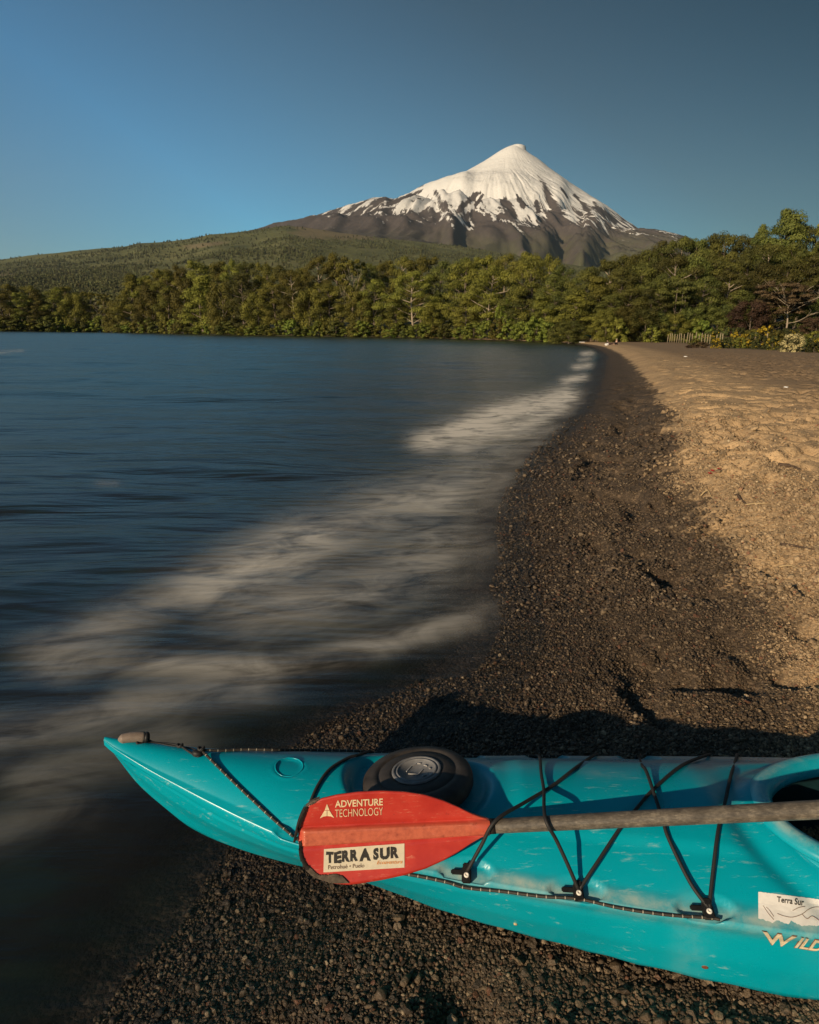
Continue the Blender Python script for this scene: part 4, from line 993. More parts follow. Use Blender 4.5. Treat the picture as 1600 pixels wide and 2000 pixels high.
nc = 41; FRONT = []; RIB = []; LIFT = []
for x, t, b2 in zip(xs, ty, by):
    f = (x - 583) / 372
    cy = 1634 - 20 * f; hw = 17.5 - 4.0 * f
    yy = np.sort(np.concatenate([np.linspace(t, b2, nc - 6), np.clip(np.array([cy - hw - 2.5, cy - hw, cy - hw + 3, cy + hw - 3, cy + hw, cy + hw + 2.5]), t, b2)]))
    ribv = sstep(hw + 1.5, hw - 3.5, np.abs(yy - cy)) * sstep(0.0, 0.04, f)
    bl = 1 - sstep(0.86, 1.0, f)
    tub = 0.0125 * np.sqrt(np.clip(1 - ((yy - 1614.3) / 15.5) ** 2, 0, 1)) * (1 - bl)
    dish = 0.010 * ((yy - (t + b2) / 2) / 95.0) ** 2
    crease = -0.003 * np.exp(-((np.abs(yy - cy) - hw - 2) / 2.5) ** 2) * bl
    FRONT.append([(x, y) for y in yy]); RIB.append(ribv * bl + 0.5 * (1 - bl)); LIFT.append(0.009 * ribv * bl + tub + dish * bl + crease + 0.004)
PXY = np.array(FRONT); LI = np.array(LIFT); W = np.array([on_blade(x, y, l) for (x, y), l in zip(PXY.reshape(-1, 2), LI.ravel())]); Wb = W.reshape(ns, nc, 3)
edge = np.zeros((ns, nc)); edge[0, :] = edge[-1, :] = 1; edge[:, 0] = edge[:, -1] = 1
thick = 0.0062 + 0.006 * sstep(0.85, 1, (xs - 583) / 372)[:, None] * np.ones((1, nc))
Wk = Wb - bl_n * thick[..., None]
V = np.concatenate([Wb.reshape(-1, 3), Wk.reshape(-1, 3)]); Q = quads_grid(ns, nc); Q2 = Q[:, ::-1] + ns * nc
loop = [(i, 0) for i in range(ns)] + [(ns - 1, j) for j in range(1, nc)] + [(i, nc - 1) for i in range(ns - 2, -1, -1)] + [(0, j) for j in range(nc - 2, 0, -1)]
li = np.array([i * nc + j for i, j in loop]); l2 = np.roll(li, -1); RIM = np.stack([li, l2, l2 + ns * nc, li + ns * nc], 1)
bme = mesh_np('blade', V, [Q[:, ::-1], Q2[:, ::-1], RIM], M_RED, True); attr(bme, 'rib', np.concatenate([np.array(RIB).ravel(), np.array(RIB).ravel()]))
bm = bmesh.new(); bm.from_mesh(bme); bmesh.ops.recalc_face_normals(bm, faces=list(bm.faces)); bm.to_mesh(bme); bm.free()
blade = ppart('blade', bme)
BB = bvh_of(V, np.concatenate([Q, Q2, RIM]))
bladecast = lambda x, y, l: (lambda h: np.array(h[0]) + bl_n * l if h[0] is not None else on_blade(x, y, l + 0.006))(BB.ray_cast(Vector(CAM), Vector(ray(x, y)).normalized(), 10))
# chipped dark edging round the tip
M_EDGE = plain('dark_worn_edging', (0.085, 0.065, 0.048), 0.75, 0.25, 0.5, 90, 0.2)
M_EDGE2 = plain('black_worn_edging', (0.016, 0.012, 0.010), 0.75, 0.25, 0.4, 90, 0.2)
def edging(name, outer, inner, mat, lift=0.003):
    o = spline(outer, 5); i_ = spline(inner, 5); m_ = min(len(o), len(i_)); k = np.linspace(0, 1, m_ * 2)
    o = np.stack([np.interp(k, np.linspace(0, 1, len(o)), o[:, c]) for c in (0, 1)], 1); i_ = np.stack([np.interp(k, np.linspace(0, 1, len(i_)), i_[:, c]) for c in (0, 1)], 1)
    i_ = i_ + rng.normal(0, 0.55, i_.shape)
    rows = []
    for p, q in zip(o, i_):
        rows.append([bladecast(*p, -0.008), bladecast(*p, lift), bladecast(*(0.65 * p + 0.35 * q), lift + 0.0012), bladecast(*(0.3 * p + 0.7 * q), lift + 0.0008), bladecast(*q, lift), bladecast(*q, -0.001)])
    A = np.array(rows); me = mesh_np(name, A.reshape(-1, 3), quads_grid(len(A), 6), mat, False)
    bm = bmesh.new(); bm.from_mesh(me); bmesh.ops.recalc_face_normals(bm, faces=list(bm.faces)); bm.to_mesh(me); bm.free(); return ppart(name, me, blade)
edging('tip_edging', [(625, 1556), (610, 1562), (597, 1572)], [(623, 1562), (612, 1569), (602, 1573)], M_EDGE)
edging('tip_edging', [(596, 1571), (588, 1586), (580, 1608), (573.5, 1640)], [(601, 1573), (596, 1588), (588, 1612), (577, 1641)], M_EDGE2, 0.005)
edging('tip_edging', [(584, 1642), (585, 1665), (591, 1686), (600, 1701)], [(589, 1640), (591, 1665), (597, 1683), (607, 1694)], M_EDGE2)
edging('tip_edging', [(598, 1699), (612, 1711), (632, 1719), (655, 1724), (682, 1723.5)], [(606, 1693), (620, 1706), (634, 1708), (655, 1706), (668, 1709)], M_EDGE)
# print and sticker on the blade
M_CREAMB = plain('pale_yellow_print', (0.72, 0.58, 0.36), 0.5, 0.4, 0.12, 120)
M_ORANGE = plain('orange_print', (0.55, 0.22, 0.06), 0.5, 0.4, 0.15, 120)
M_STICK = plain('cream_sticker', (0.60, 0.53, 0.40), 0.45, 0.4, 0.08, 60)
text_decal('lettering', 'ADVENTURE', ((654.5, 1577), (748, 1572.5), (748, 1559), (654.5, 1563.5)), bladecast, 0.0010, M_CREAMB, blade, 0.018, 0, 1)
text_decal('lettering', 'TECHNOLOGY', ((654.5, 1596), (748, 1591.5), (748, 1576.5), (654.5, 1581)), bladecast, 0.0010, M_CREAMB, blade, -0.012, 0, 1)
for poly in ([(639, 1570), (634.5, 1582), (638.7, 1582)], [(639, 1570), (639.3, 1582), (643.5, 1582)], [(634, 1583), (630, 1590), (625, 1598), (632, 1594.5), (638.5, 1593.5), (638.5, 1583)], [(639.6, 1583), (639.6, 1593.5), (646, 1594), (653, 1597), (648, 1590), (644, 1583)]):
    W = np.array([bladecast(x, y, 0.0010) for x, y in poly]); T = np.array([[0, k, k + 1] for k in range(1, len(poly) - 1)])
    nn = np.cross(W[T[:, 1]] - W[T[:, 0]], W[T[:, 2]] - W[T[:, 0]]); bad = (nn @ bl_n) < 0; T[bad] = T[bad][:, ::-1]
    ppart('emblem', mesh_np('emblem', W, T, M_CREAMB), blade)
SQ = ((632, 1703.5), (790, 1694), (790, 1647), (633, 1658))
g = np.linspace(0, 1, 25); UV = np.stack(np.meshgrid(g, np.linspace(0, 1, 9), indexing='ij'), -1).reshape(-1, 2); Tq = quads_grid(25, 9)
decal('blade_sticker', UV, np.concatenate([Tq[:, :3], Tq[:, [0, 2, 3]]]), SQ, bladecast, 0.0009, M_STICK, blade)
quadsT = [('T', 637, 651.5, 1663, 1686, 1663), ('E', 652.5, 667, 1664, 1685.5, 1661), ('R', 668, 683, 1661, 1683, 1658.5), ('R', 684, 699.5, 1659.5, 1682, 1657.5), ('A', 702, 724, 1657, 1681.5, 1656), ('S', 729, 739.5, 1656.5, 1679, 1655), ('U', 742, 761, 1655.5, 1678.5, 1653.5), ('R', 763, 779, 1654, 1676, 1652.5)]
for ch, x0, x1, y0, yb, y1 in quadsT:
    text_decal('lettering', ch, ((x0, yb), (x1, yb - 0.06 * (x1 - x0)), (x1, y1), (x0, y0)), bladecast, 0.0017, M_INK, blade, 0.055, 0, 2, 0.55)
text_decal('lettering', 'Petrohué • Puelo', ((641, 1697.5), (711.5, 1693.5), (711.5, 1685.5), (641, 1689)), bladecast, 0.0017, M_INKBR, blade, 0.004, 0, 1)
text_decal('lettering', 'Ecoaventura', ((736, 1687.5), (786, 1685.5), (786, 1678.5), (736, 1680.5)), bladecast, 0.0017, M_ORANGE, blade, 0.012, 0.35, 1)
# shaft: a straight tube past the frame's edge
P = SH0 - sh_d * 0.045 + np.linspace(0, 1, 60)[:, None] * sh_d * 1.75
d = np.linspace(0, 1.75, 60); sr = np.interp(d, [0, 0.06, 0.7, 1.75], [0.0140, 0.0148, 0.0182, 0.0182])
V, Q, T = tube_np(P, sr, 24); ppart('shaft', mesh_np('shaft', V, [Q, T], shaft_mat(), True))
V, Q, T = tube_np([SH0 - sh_d * 0.002, SH0 + sh_d * 0.014], [0.0156, 0.0154], 24); ppart('collar', mesh_np('collar', V, [Q, T], M_EDGE2, True))
# ================================================================== LOOSE GRAVEL (stuff) on the near beach
def pebble_variants():
    c = bpy.data.collections.new('pebble_shapes')
    for k in range(8):
        bm = bmesh.new(); bmesh.ops.create_icosphere(bm, subdivisions=2 if k < 4 else 1, radius=1.0)
        sx, sy, sz = random.uniform(1.0, 1.6), random.uniform(0.75, 1.0), random.uniform(0.5, 0.8)
        for v in bm.verts:
            n = vnoise(v.co.x * 1.1 + 10 * k + 5, v.co.y * 1.1 + v.co.z * 1.7 + 5, 300 + k) - 0.5
            v.co = v.co * (1 + 0.9 * float(n)); v.co.x *= sx; v.co.y *= sy; v.co.z *= sz
        me = bpy.data.meshes.new('pebble'); bm.to_mesh(me); bm.free()
        me.polygons.foreach_set('use_smooth', [k % 2 == 0] * len(me.polygons)); me.materials.append(M_PEBBLE)
        o = bpy.data.objects.new('pebble', me); c.objects.link(o)
    return c
def pebble_mat():
    m, nt, b = new_mat('pebbles')
    sh = attr_n(nt, 'tone', 'INSTANCER').outputs['Fac']; wet = attr_n(nt, 'dry', 'INSTANCER').outputs['Fac']; hue = attr_n(nt, 'hue', 'INSTANCER').outputs['Fac']
    P = nt.nodes.new('ShaderNodeTexCoord').outputs['Object']
    n1 = noise(nt, 1.6, 4, 0.65, P)
    wc = ramp(nt, sh, [(0.0, (0.012, 0.009, 0.007)), (0.42, (0.042, 0.030, 0.020)), (0.72, (0.125, 0.088, 0.055)), (1.0, (0.34, 0.26, 0.17))])
    dc = ramp(nt, sh, [(0.0, (0.18, 0.125, 0.072)), (0.5, (0.40, 0.28, 0.16)), (0.9, (0.54, 0.39, 0.225)), (1.0, (0.64, 0.52, 0.34))])
    c = mixc(nt, wet, wc.outputs[0], dc.outputs[0])
    c = mixc(nt, mrange(nt, hue, 0.955, 0.99), c, mixc(nt, wet, (0.11, 0.050, 0.028), (0.32, 0.16, 0.09)))
    c = mixc(nt, mrange(nt, n1.outputs['Fac'], 0.4, 0.75), c, mixc(nt, 0.5, c, (0.02, 0.015, 0.012)))
    L(nt, c, b.inputs['Base Color']); L(nt, mrange(nt, wet, 0, 1, 0.42, 0.8, False), b.inputs['Roughness']); b.inputs['Specular IOR Level'].default_value = 0.35
    L(nt, bump(nt, n1.outputs['Fac'], 0.35, 0.3), b.inputs['Normal']); return m
M_PEBBLE = pebble_mat()
peb_col = pebble_variants()
def scatter(n, y0, y1, size):
    y = np.exp(rng.uniform(math.log(y0), math.log(y1), n)); x = rng.uniform(-0.66, 0.70, n) * (y + 0.35)
    return np.stack([x, y, np.full(n, size)], 1)
PB = np.concatenate([scatter(105000, 0.80, 1.75, 0.0029), scatter(85000, 1.75, 3.2, 0.0037), scatter(62000, 3.2, 6.5, 0.0062), scatter(34000, 6.5, 14, 0.011), scatter(9000, 0.8, 3.5, 0.0048), scatter(900, 0.8, 4.5, 0.0072)])
ps = shore_dist(PB[:, 0], PB[:, 1])
pw = fbm(PB[:, 0] * 1.2, PB[:, 1] * 1.2, 3, 401) - 0.5
pdry = sstep(1.18, 1.42, dry_s(PB[:, 1], ps) + 0.9 * pw + rng.normal(0, 0.06, len(PB)))
keep = (ps > -0.14) & ((ps > 0.03) | (PB[:, 1] < 2.6)) & (rng.random(len(PB)) < np.where(ps > 2.4, 0.30 + 0.5 * sstep(0.5, 0.7, fbm(PB[:, 0] * 1.5, PB[:, 1] * 1.5, 3, 405)), 1.0)) & ~((ps > 5) & (rng.random(len(PB)) < 0.8))
keep &= rng.random(len(PB)) > sstep(6.0, 14.0, PB[:, 1])
PB, ps, pdry = PB[keep], ps[keep], pdry[keep]
npb = len(PB)
sz = PB[:, 2] * np.exp(rng.normal(0, 0.34, npb)) * np.where((ps > 1.3) & (ps < 2.6), 1.25, 1.0)
pz = ground_lookup(PB[:, 0], PB[:, 1]) + sz * rng.uniform(0.15, 0.75, npb)
p_me = bpy.data.meshes.new('gravel'); p_me.vertices.add(npb); p_me.vertices.foreach_set('co', np.stack([PB[:, 0], PB[:, 1], pz], 1).astype(np.float32).ravel())
attr(p_me, 'size', sz); attr(p_me, 'tone', np.clip(rng.beta(2.0, 2.6, npb), 0, 1)); attr(p_me, 'hue', rng.random(npb))
# at and below the waterline the stones are wet and dark
attr(p_me, 'dry', np.clip(pdry * 0.95 + 0.16 * sstep(0.15, 0.9, ps), 0, 1))
attr(p_me, 'turn', np.stack([rng.normal(0, 0.45, npb), rng.normal(0, 0.45, npb), rng.uniform(0, 6.28, npb)], 1), 'FLOAT_VECTOR')
gravel = link('gravel', p_me, kind='stuff')
ng = bpy.data.node_groups.new('pebble_scatter', 'GeometryNodeTree')
ng.interface.new_socket('Geometry', in_out='INPUT', socket_type='NodeSocketGeometry'); ng.interface.new_socket('Geometry', in_out='OUTPUT', socket_type='NodeSocketGeometry')
def GN(t, **k):
    n = ng.nodes.new(t)
    for a, b in k.items(): setattr(n, a, b)
    return n
gi, go = GN('NodeGroupInput'), GN('NodeGroupOutput')
iop = GN('GeometryNodeInstanceOnPoints'); ci = GN('GeometryNodeCollectionInfo'); ci.inputs['Collection'].default_value = peb_col
ci.inputs['Separate Children'].default_value = True; ci.inputs['Reset Children'].default_value = True
na = GN('GeometryNodeInputNamedAttribute', data_type='FLOAT'); na.inputs['Name'].default_value = 'size'
nr = GN('GeometryNodeInputNamedAttribute', data_type='FLOAT_VECTOR'); nr.inputs['Name'].default_value = 'turn'
rv = GN('FunctionNodeRandomValue', data_type='INT'); rv.inputs['Min'].default_value = 0 if 'Min' in rv.inputs else 0
for s_ in rv.inputs:
    if s_.name == 'Min' and s_.type == 'INT': s_.default_value = 0
    if s_.name == 'Max' and s_.type == 'INT': s_.default_value = 7
e2r = GN('FunctionNodeEulerToRotation')
LK = ng.links.new
LK(gi.outputs[0], iop.inputs['Points']); LK(ci.outputs[0], iop.inputs['Instance']); iop.inputs['Pick Instance'].default_value = True
LK([s_ for s_ in rv.outputs if s_.type == 'INT'][0], iop.inputs['Instance Index'])
LK([s_ for s_ in nr.outputs if s_.enabled][0], e2r.inputs[0]); LK(e2r.outputs[0], iop.inputs['Rotation'])
LK([s_ for s_ in na.outputs if s_.enabled][0], iop.inputs['Scale']); LK(iop.outputs[0], go.inputs[0])
gm = gravel.modifiers.new('scatter', 'NODES'); gm.node_group = ng
gravel.data.materials.append(M_PEBBLE)

# ------------------------------------------------------------------ twigs, driftwood and litter lying on the sand
M_TWIG = plain('dark_dead_wood', (0.085, 0.058, 0.040), 0.8, 0.2, 0.4, 60, 0.3)
M_STRAW = plain('dry_pale_stem', (0.42, 0.31, 0.17), 0.8, 0.2, 0.2, 60)
M_LITTER = plain('white_plastic', (0.75, 0.73, 0.70), 0.5, 0.4, 0.1, 30)
def gpt(px, py):
    d = ray(px, py); t = 1.0
    lo, hi = 0.5, 400.0
    f = lambda t: (CAM + d * t)[2] - float(ground_lookup(*(CAM + d * t)[:2]))
    ts = np.geomspace(0.6, 400, 500); P = CAM + d * ts[:, None]; hgt = P[:, 2] - ground_lookup(P[:, 0], P[:, 1])
    k = np.argmax(hgt < 0); lo, hi = ts[max(k - 1, 0)], ts[k]
    for _ in range(30):
        m_ = (lo + hi) / 2
        if f(m_) > 0: lo = m_
        else: hi = m_
    return CAM + d * lo
def stick(name, pts, r, mat, label, cat, lift=0.0, group=None):
    P = np.array([gpt(*p) for p in pts]); P[:, 2] += r * 0.8 + lift * np.sin(np.linspace(0, math.pi, len(P)))
    P = spline([tuple(p) for p in P], 4); rad = r * (1 - 0.6 * np.linspace(0, 1, len(P)) ** 2); V, Q, T = tube_np(P + rng.normal(0, r * 0.15, P.shape), rad, 7)
    o = link(name, mesh_np(name, V, [Q, T], mat, True), None, label=label, category=cat)
    if group: o['group'] = group
    return o
stick('driftwood', [(1436, 966), (1444, 974), (1455, 986)], 0.014, M_TWIG, 'stubby dark driftwood stick lying on pale sand beside a thin straw', 'driftwood')
stick('driftwood', [(1524, 1064), (1550, 1068), (1590, 1075)], 0.008, M_TWIG, 'long thin dark driftwood twig at the right edge of the sand', 'driftwood')
stick('driftwood', [(1520, 910), (1540, 912), (1562, 919)], 0.016, M_TWIG, 'short thick dark driftwood piece in a hollow of the dry sand', 'driftwood')
stick('straw', [(1368, 970), (1380, 966), (1390, 972)], 0.006, M_STRAW, 'short curved straw-coloured stalk on the gravel left of the driftwood stick', 'straw', 0.03)
stick('straw', [(1455, 987), (1475, 987), (1500, 985)], 0.005, M_STRAW, 'straight pale straw pointing right from the stubby driftwood stick', 'straw', 0.01)
stick('straw', [(1520, 1108), (1545, 1111), (1572, 1119)], 0.005, M_STRAW, 'long pale dry straw below the thin dark twig', 'straw', 0.015)
stick('straw', [(1448, 690), (1454, 660)], 0.01, M_STRAW, 'thin bare stem standing before the yellow bushes', 'straw') if False else None
_b = gpt(1549, 1470); V, Q, T = tube_np(spline([tuple(_b + (0.000, 0, -.01)), tuple(_b + (-.004, 0.0, .02)), tuple(_b + (-.014, .0, .045))], 5), [0.0016] * 11, 5)
link('grass_blade', mesh_np('grass_blade', V, [Q, T], M_STRAW, True), None, label='single pale grass blade standing behind the cockpit', category='grass blade')
def lump(name, px, py, r, mat, label, cat, sq=0.6):
    P = gpt(px, py); bm = bmesh.new(); bmesh.ops.create_icosphere(bm, subdivisions=2, radius=r)
    for v in bm.verts: v.co *= 1 + 0.5 * (float(vnoise(v.co.x / r * 1.5 + 3, v.co.y / r * 1.5 + v.co.z / r + 9, int(px))) - 0.5); v.co.z *= sq
    me = bpy.data.meshes.new(name); bm.to_mesh(me); bm.free(); me.materials.append(mat)
    o = link(name, me, None, label=label, category=cat); o.location = P + (0, 0, r * sq * 0.5); return o
lump('litter', 1535, 758, 0.045, M_LITTER, 'small white scrap alone on the trampled sand', 'litter')
lump('litter', 1339, 697, 0.10, M_LITTER, 'white crumpled bag far out on the flat sand', 'litter', 0.35)
M_PETAL = plain('red_petal', (0.45, 0.03, 0.03), 0.6, 0.3, 0.2)
for k, (px, py) in enumerate([(1388, 921), (1391, 927), (1396, 922), (1409, 918), (1384, 926), (1426, 931)]):
    P = gpt(px, py); a = random.uniform(0, 6); V = np.array([(0, 0, .004), (.022, .004, .012), (.03, .018, .010), (.012, .02, .006), (-.004, .012, .012)]) * 1.1
    R = np.array([[math.cos(a), -math.sin(a), 0], [math.sin(a), math.cos(a), 0], [0, 0, 1]]); V = V @ R.T; V = np.concatenate([V, V - (0, 0, .002)])
    link('fallen_petal', mesh_np('fallen_petal', V + P + (0, 0, .004), [[(0, 1, 2), (0, 2, 3), (0, 3, 4), (5, 7, 6), (5, 8, 7), (5, 9, 8)]], M_PETAL), None, label='fallen red petal among the stones at the edge of the dry sand', category='petal', group='red petals on the gravel')
# ================================================================== VEGETATION
def foliage_mat(name, dark, light, rough=0.7, flower=None, trans=0.25):
    m, nt, b = new_mat(name)
    oi = nt.nodes.new('ShaderNodeObjectInfo'); t = attr_n(nt, 'tone').outputs['Fac']
    P = nt.nodes.new('ShaderNodeTexCoord').outputs['Object']; n1 = noise(nt, 0.35, 3, 0.6, P)
    f = math_n(nt, 'ADD', math_n(nt, 'MULTIPLY', t, 0.75), math_n(nt, 'MULTIPLY', math_n(nt, 'SUBTRACT', n1.outputs['Fac'], 0.4), 0.5))
    c = mixc(nt, f, dark, light)
    hs = nt.nodes.new('ShaderNodeHueSaturation'); L(nt, math_n(nt, 'ADD', 0.478, math_n(nt, 'MULTIPLY', oi.outputs['Random'], 0.042)), hs.inputs['Hue'])
    L(nt, math_n(nt, 'ADD', 0.55, math_n(nt, 'MULTIPLY', oi.outputs['Random'], 0.75)), hs.inputs['Value']); L(nt, c, hs.inputs['Color'])
    col = hs.outputs[0]
    if flower is not None:
        fl = attr_n(nt, 'bloom').outputs['Fac']; col = mixc(nt, fl, col, flower)
    L(nt, col, b.inputs['Base Color']); b.inputs['Roughness'].default_value = rough; b.inputs['Specular IOR Level'].default_value = 0.25
    tr = nt.nodes.new('ShaderNodeBsdfTranslucent'); L(nt, col, tr.inputs['Color'])
    mx = nt.nodes.new('ShaderNodeMixShader'); mx.inputs[0].default_value = trans
    L(nt, b.outputs[0], mx.inputs[1]); L(nt, tr.outputs[0], mx.inputs[2]); L(nt, mx.outputs[0], nt.nodes['Material Output'].inputs[0]); return m
M_OLIVE = foliage_mat('olive_foliage', (0.075, 0.080, 0.016), (0.31, 0.29, 0.052))
M_DARKF = foliage_mat('dark_green_foliage', (0.045, 0.058, 0.016), (0.20, 0.20, 0.042))
M_DEEP = foliage_mat('deep_olive_foliage', (0.044, 0.050, 0.013), (0.185, 0.172, 0.036))
M_BRIGHT = foliage_mat('bright_green_foliage', (0.085, 0.115, 0.020), (0.28, 0.31, 0.050))
M_BROWNF = foliage_mat('brown_foliage', (0.060, 0.038, 0.022), (0.150, 0.095, 0.050))
M_BROOM = foliage_mat('broom_foliage', (0.040, 0.048, 0.014), (0.110, 0.118, 0.036), flower=(0.50, 0.35, 0.025, 1))
M_CREAMF = foliage_mat('cream_flowered_foliage', (0.050, 0.055, 0.020), (0.13, 0.13, 0.05), flower=(0.62, 0.54, 0.27, 1))
M_BARK = plain('grey_bark', (0.150, 0.120, 0.092), 0.85, 0.15, 0.35, 3)
M_PALE = plain('pale_bark', (0.33, 0.27, 0.20), 0.85, 0.15, 0.3, 3)
def leaves(C, Nn, S, tone, aspect=0.6, extra=None):
    """one quad per leaf spray: centres, normals, sizes"""
    n = len(C); Nn = Nn / (np.linalg.norm(Nn, axis=1)[:, None] + 1e-9)
    h = rng.normal(size=(n, 3)); h[:, 2] *= 0.4
    A = np.cross(Nn, h); A /= np.linalg.norm(A, axis=1)[:, None] + 1e-9; B = np.cross(Nn, A)
    A = A * S[:, None]; B = B * (S * aspect)[:, None]
    V = np.stack([C - A, C - 0.15 * A + B, C + A, C + 0.2 * A - B], 1).reshape(-1, 3)
    Q = np.arange(4 * n).reshape(n, 4); at = {'tone': np.repeat(tone, 4)}
    if extra is not None: at['bloom'] = np.repeat(extra, 4)
    return V, Q, at
def pad_cloud(c, rx, ry, rz, n, size, tone0, flatup=0.55):
    u = rng.normal(size=(n, 3)); u /= np.linalg.norm(u, axis=1)[:, None]
    r = rng.random(n) ** 0.42
    P = u * r[:, None] * np.array([rx, ry, rz]) + c
    P[:, 2] -= 0.25 * rz * ((u[:, 0] ** 2 + u[:, 1] ** 2) * r * r)      # tips droop a little
    Nn = u * 1.0 + np.array([0, 0, 0.7 * flatup]) + rng.normal(size=(n, 3)) * 0.30
    return P, Nn, size * rng.uniform(0.6, 1.35, n), np.clip(tone0 + rng.normal(0, 0.16, n), 0, 1)
class Plant:
    def __init__(s): s.C = []; s.N = []; s.S = []; s.T = []; s.X = []; s.w = MB()
    def pad(s, *a, bloom=0.0, **k):
        P, Nn, S, T = pad_cloud(*a, **k); s.C.append(P); s.N.append(Nn); s.S.append(S); s.T.append(T); s.X.append((rng.random(len(P)) < bloom) * 1.0)
    def limb(s, pts, r0, r1, n=6):
        P = spline([tuple(p) for p in pts], 4); V, Q, T = tube_np(P, np.linspace(r0, r1, len(P)), n); s.w.add(V, Q, T)
    def build(s, mat, bark, bloom=False, aspect=0.6):
        V, Q, at = leaves(np.concatenate(s.C), np.concatenate(s.N), np.concatenate(s.S), np.concatenate(s.T), aspect, np.concatenate(s.X) if bloom else None)
        cr = mesh_np('crown', V, Q, mat, False)
        for k, v in at.items(): attr(cr, k, v)
        return cr, (s.w.mesh('trunk', bark, True) if s.w.V else None)
# all prototypes are built 1 unit tall and about 0.8 wide, then scaled per tree
def layered(seed, npads=24, top=0.26, bare=0.22, per=430, lean=0.05, spread=0.40, cone=0.0, mat=None, bark=None, size=0.0118):
    r = random.Random(seed); p = Plant()
    tips = []; axis = lambda h: np.array([lean * math.sin(3 * h + seed), lean * math.cos(2.3 * h + seed), h])
    p.limb([axis(h) for h in np.linspace(-0.03, 0.93, 7)], 0.026, 0.006, 7)
    for k in range(npads):
        f = (k + 0.5) / npads; h = bare + (0.97 - bare) * f ** 0.85
        a = k * 2.4 + r.uniform(-.5, .5)
        env = spread * (math.sin(math.pi * min(1, 0.18 + 0.74 * f)) ** 0.7) if not cone else spread * (1 - 0.80 * f ** 1.2)
        rad = env * r.uniform(0.35, 1.0) * (0.5 if f > 0.93 else 1)
        c = axis(h) + np.array([math.cos(a) * rad, math.sin(a) * rad, r.uniform(-.02, .02)])
        pr = r.uniform(0.11, 0.20) * (1 - 0.35 * f if cone else 1)
        b = axis(max(0.08, h - r.uniform(.06, .16)))
        p.limb([b, (b + c) / 2 + np.array([0, 0, -0.012]), c - np.array([0, 0, 0.012])], 0.0085, 0.003, 5)
        p.pad(c, pr, pr * r.uniform(0.8, 1.1), r.uniform(0.040, 0.070), per, size, r.uniform(0.2, 0.85))
        if r.random() < 0.45: p.pad(c + np.array([r.uniform(-.07, .07), r.uniform(-.07, .07), r.uniform(.02, .045)]), pr * .6, pr * .6, 0.035, per // 2, size, r.uniform(0.45, 0.85))
    return p.build(mat or M_OLIVE, bark or M_BARK, aspect=0.5)
def bushy(seed, ncl=34, per=130, mat=None, w=0.46, size=0.030, bloom=0.0, bare=0.0, tall=1.0):
    r = random.Random(seed); p = Plant()
    p.limb([(0, 0, -0.05), (0.01, 0.01, 0.3), (0.0, 0.02, 0.62)], 0.022, 0.008, 6)
    for k in range(ncl):
        f = (k + 0.5) / ncl; h = bare + 0.06 + (0.86 - bare) * f; a = k * 2.4 + r.uniform(-.6, .6)
        rad = w * math.sqrt(max(0.02, 1 - ((f - 0.30) / 0.74) ** 2)) * r.uniform(0.45, 0.95)
        c = np.array([math.cos(a) * rad, math.sin(a) * rad, h]); q = r.uniform(0.10, 0.17)
        if k % 4 == 0: p.limb([(0, 0, max(0.02, h - 0.25)), c * [.5, .5, 1] - [0, 0, .06], c], 0.008, 0.003, 4)
        p.pad(c, q, q, q * r.uniform(0.6, 0.95), per, size, r.uniform(0.25, 0.8), flatup=0.35, bloom=bloom * (1 if r.random() < 0.6 else 0.25))
    return p.build(mat or M_OLIVE, M_BARK, bloom > 0)
def bare_tree(seed, mat, npads=34, per=150, bark=None, spread=0.42):
    r = random.Random(seed); p = Plant()
    p.limb([(0, 0, -.03), (.02, .0, .25), (-.01, .02, .5), (.02, 0, .8)], 0.017, 0.006, 7)
    for k in range(14):
        h = r.uniform(.25, .72); a = k * 2.4; rad = spread * r.uniform(.5, 1); q = np.array([math.cos(a) * rad, math.sin(a) * rad, min(.97, h + r.uniform(.12, .34))]); b = np.array([0, 0, h])
        m_ = (b + q) / 2 + np.array([0, 0, r.uniform(-.05, .03)]); p.limb([b, m_, q], 0.0060, 0.0018, 5)
        for j in range(3):
            t = q + np.array([r.uniform(-.12, .12), r.uniform(-.12, .12), r.uniform(.0, .1)]); p.limb([m_ * .4 + q * .6, (q + t) / 2, t], 0.003, 0.0012, 4)
    for k in range(npads):
        h = r.uniform(.45, .97); a = r.uniform(0, 6.28); rad = spread * r.uniform(.15, .95); pr = r.uniform(.07, .13)
        p.pad(np.array([math.cos(a) * rad, math.sin(a) * rad, h]), pr, pr, 0.03, per, 0.017, r.uniform(.3, .75))
    return p.build(mat, bark or M_PALE, aspect=0.5)
def willow(seed):
    r = random.Random(seed); p = Plant(); p.limb([(0, 0, -.03), (.01, 0, .3), (-.02, .01, .7)], 0.03, 0.01, 6)
    for k in range(40):
        f = (k + .5) / 40; a = k * 2.4; rad = .34 * math.sin(math.pi * (.2 + .7 * f)) * r.uniform(.5, 1); h = .30 + .64 * f
        p.pad(np.array([math.cos(a) * rad, math.sin(a) * rad, h]), .055, .055, .11, 110, 0.020, r.uniform(.45, .95), flatup=0.1)
    return p.build(M_BRIGHT, M_PALE)
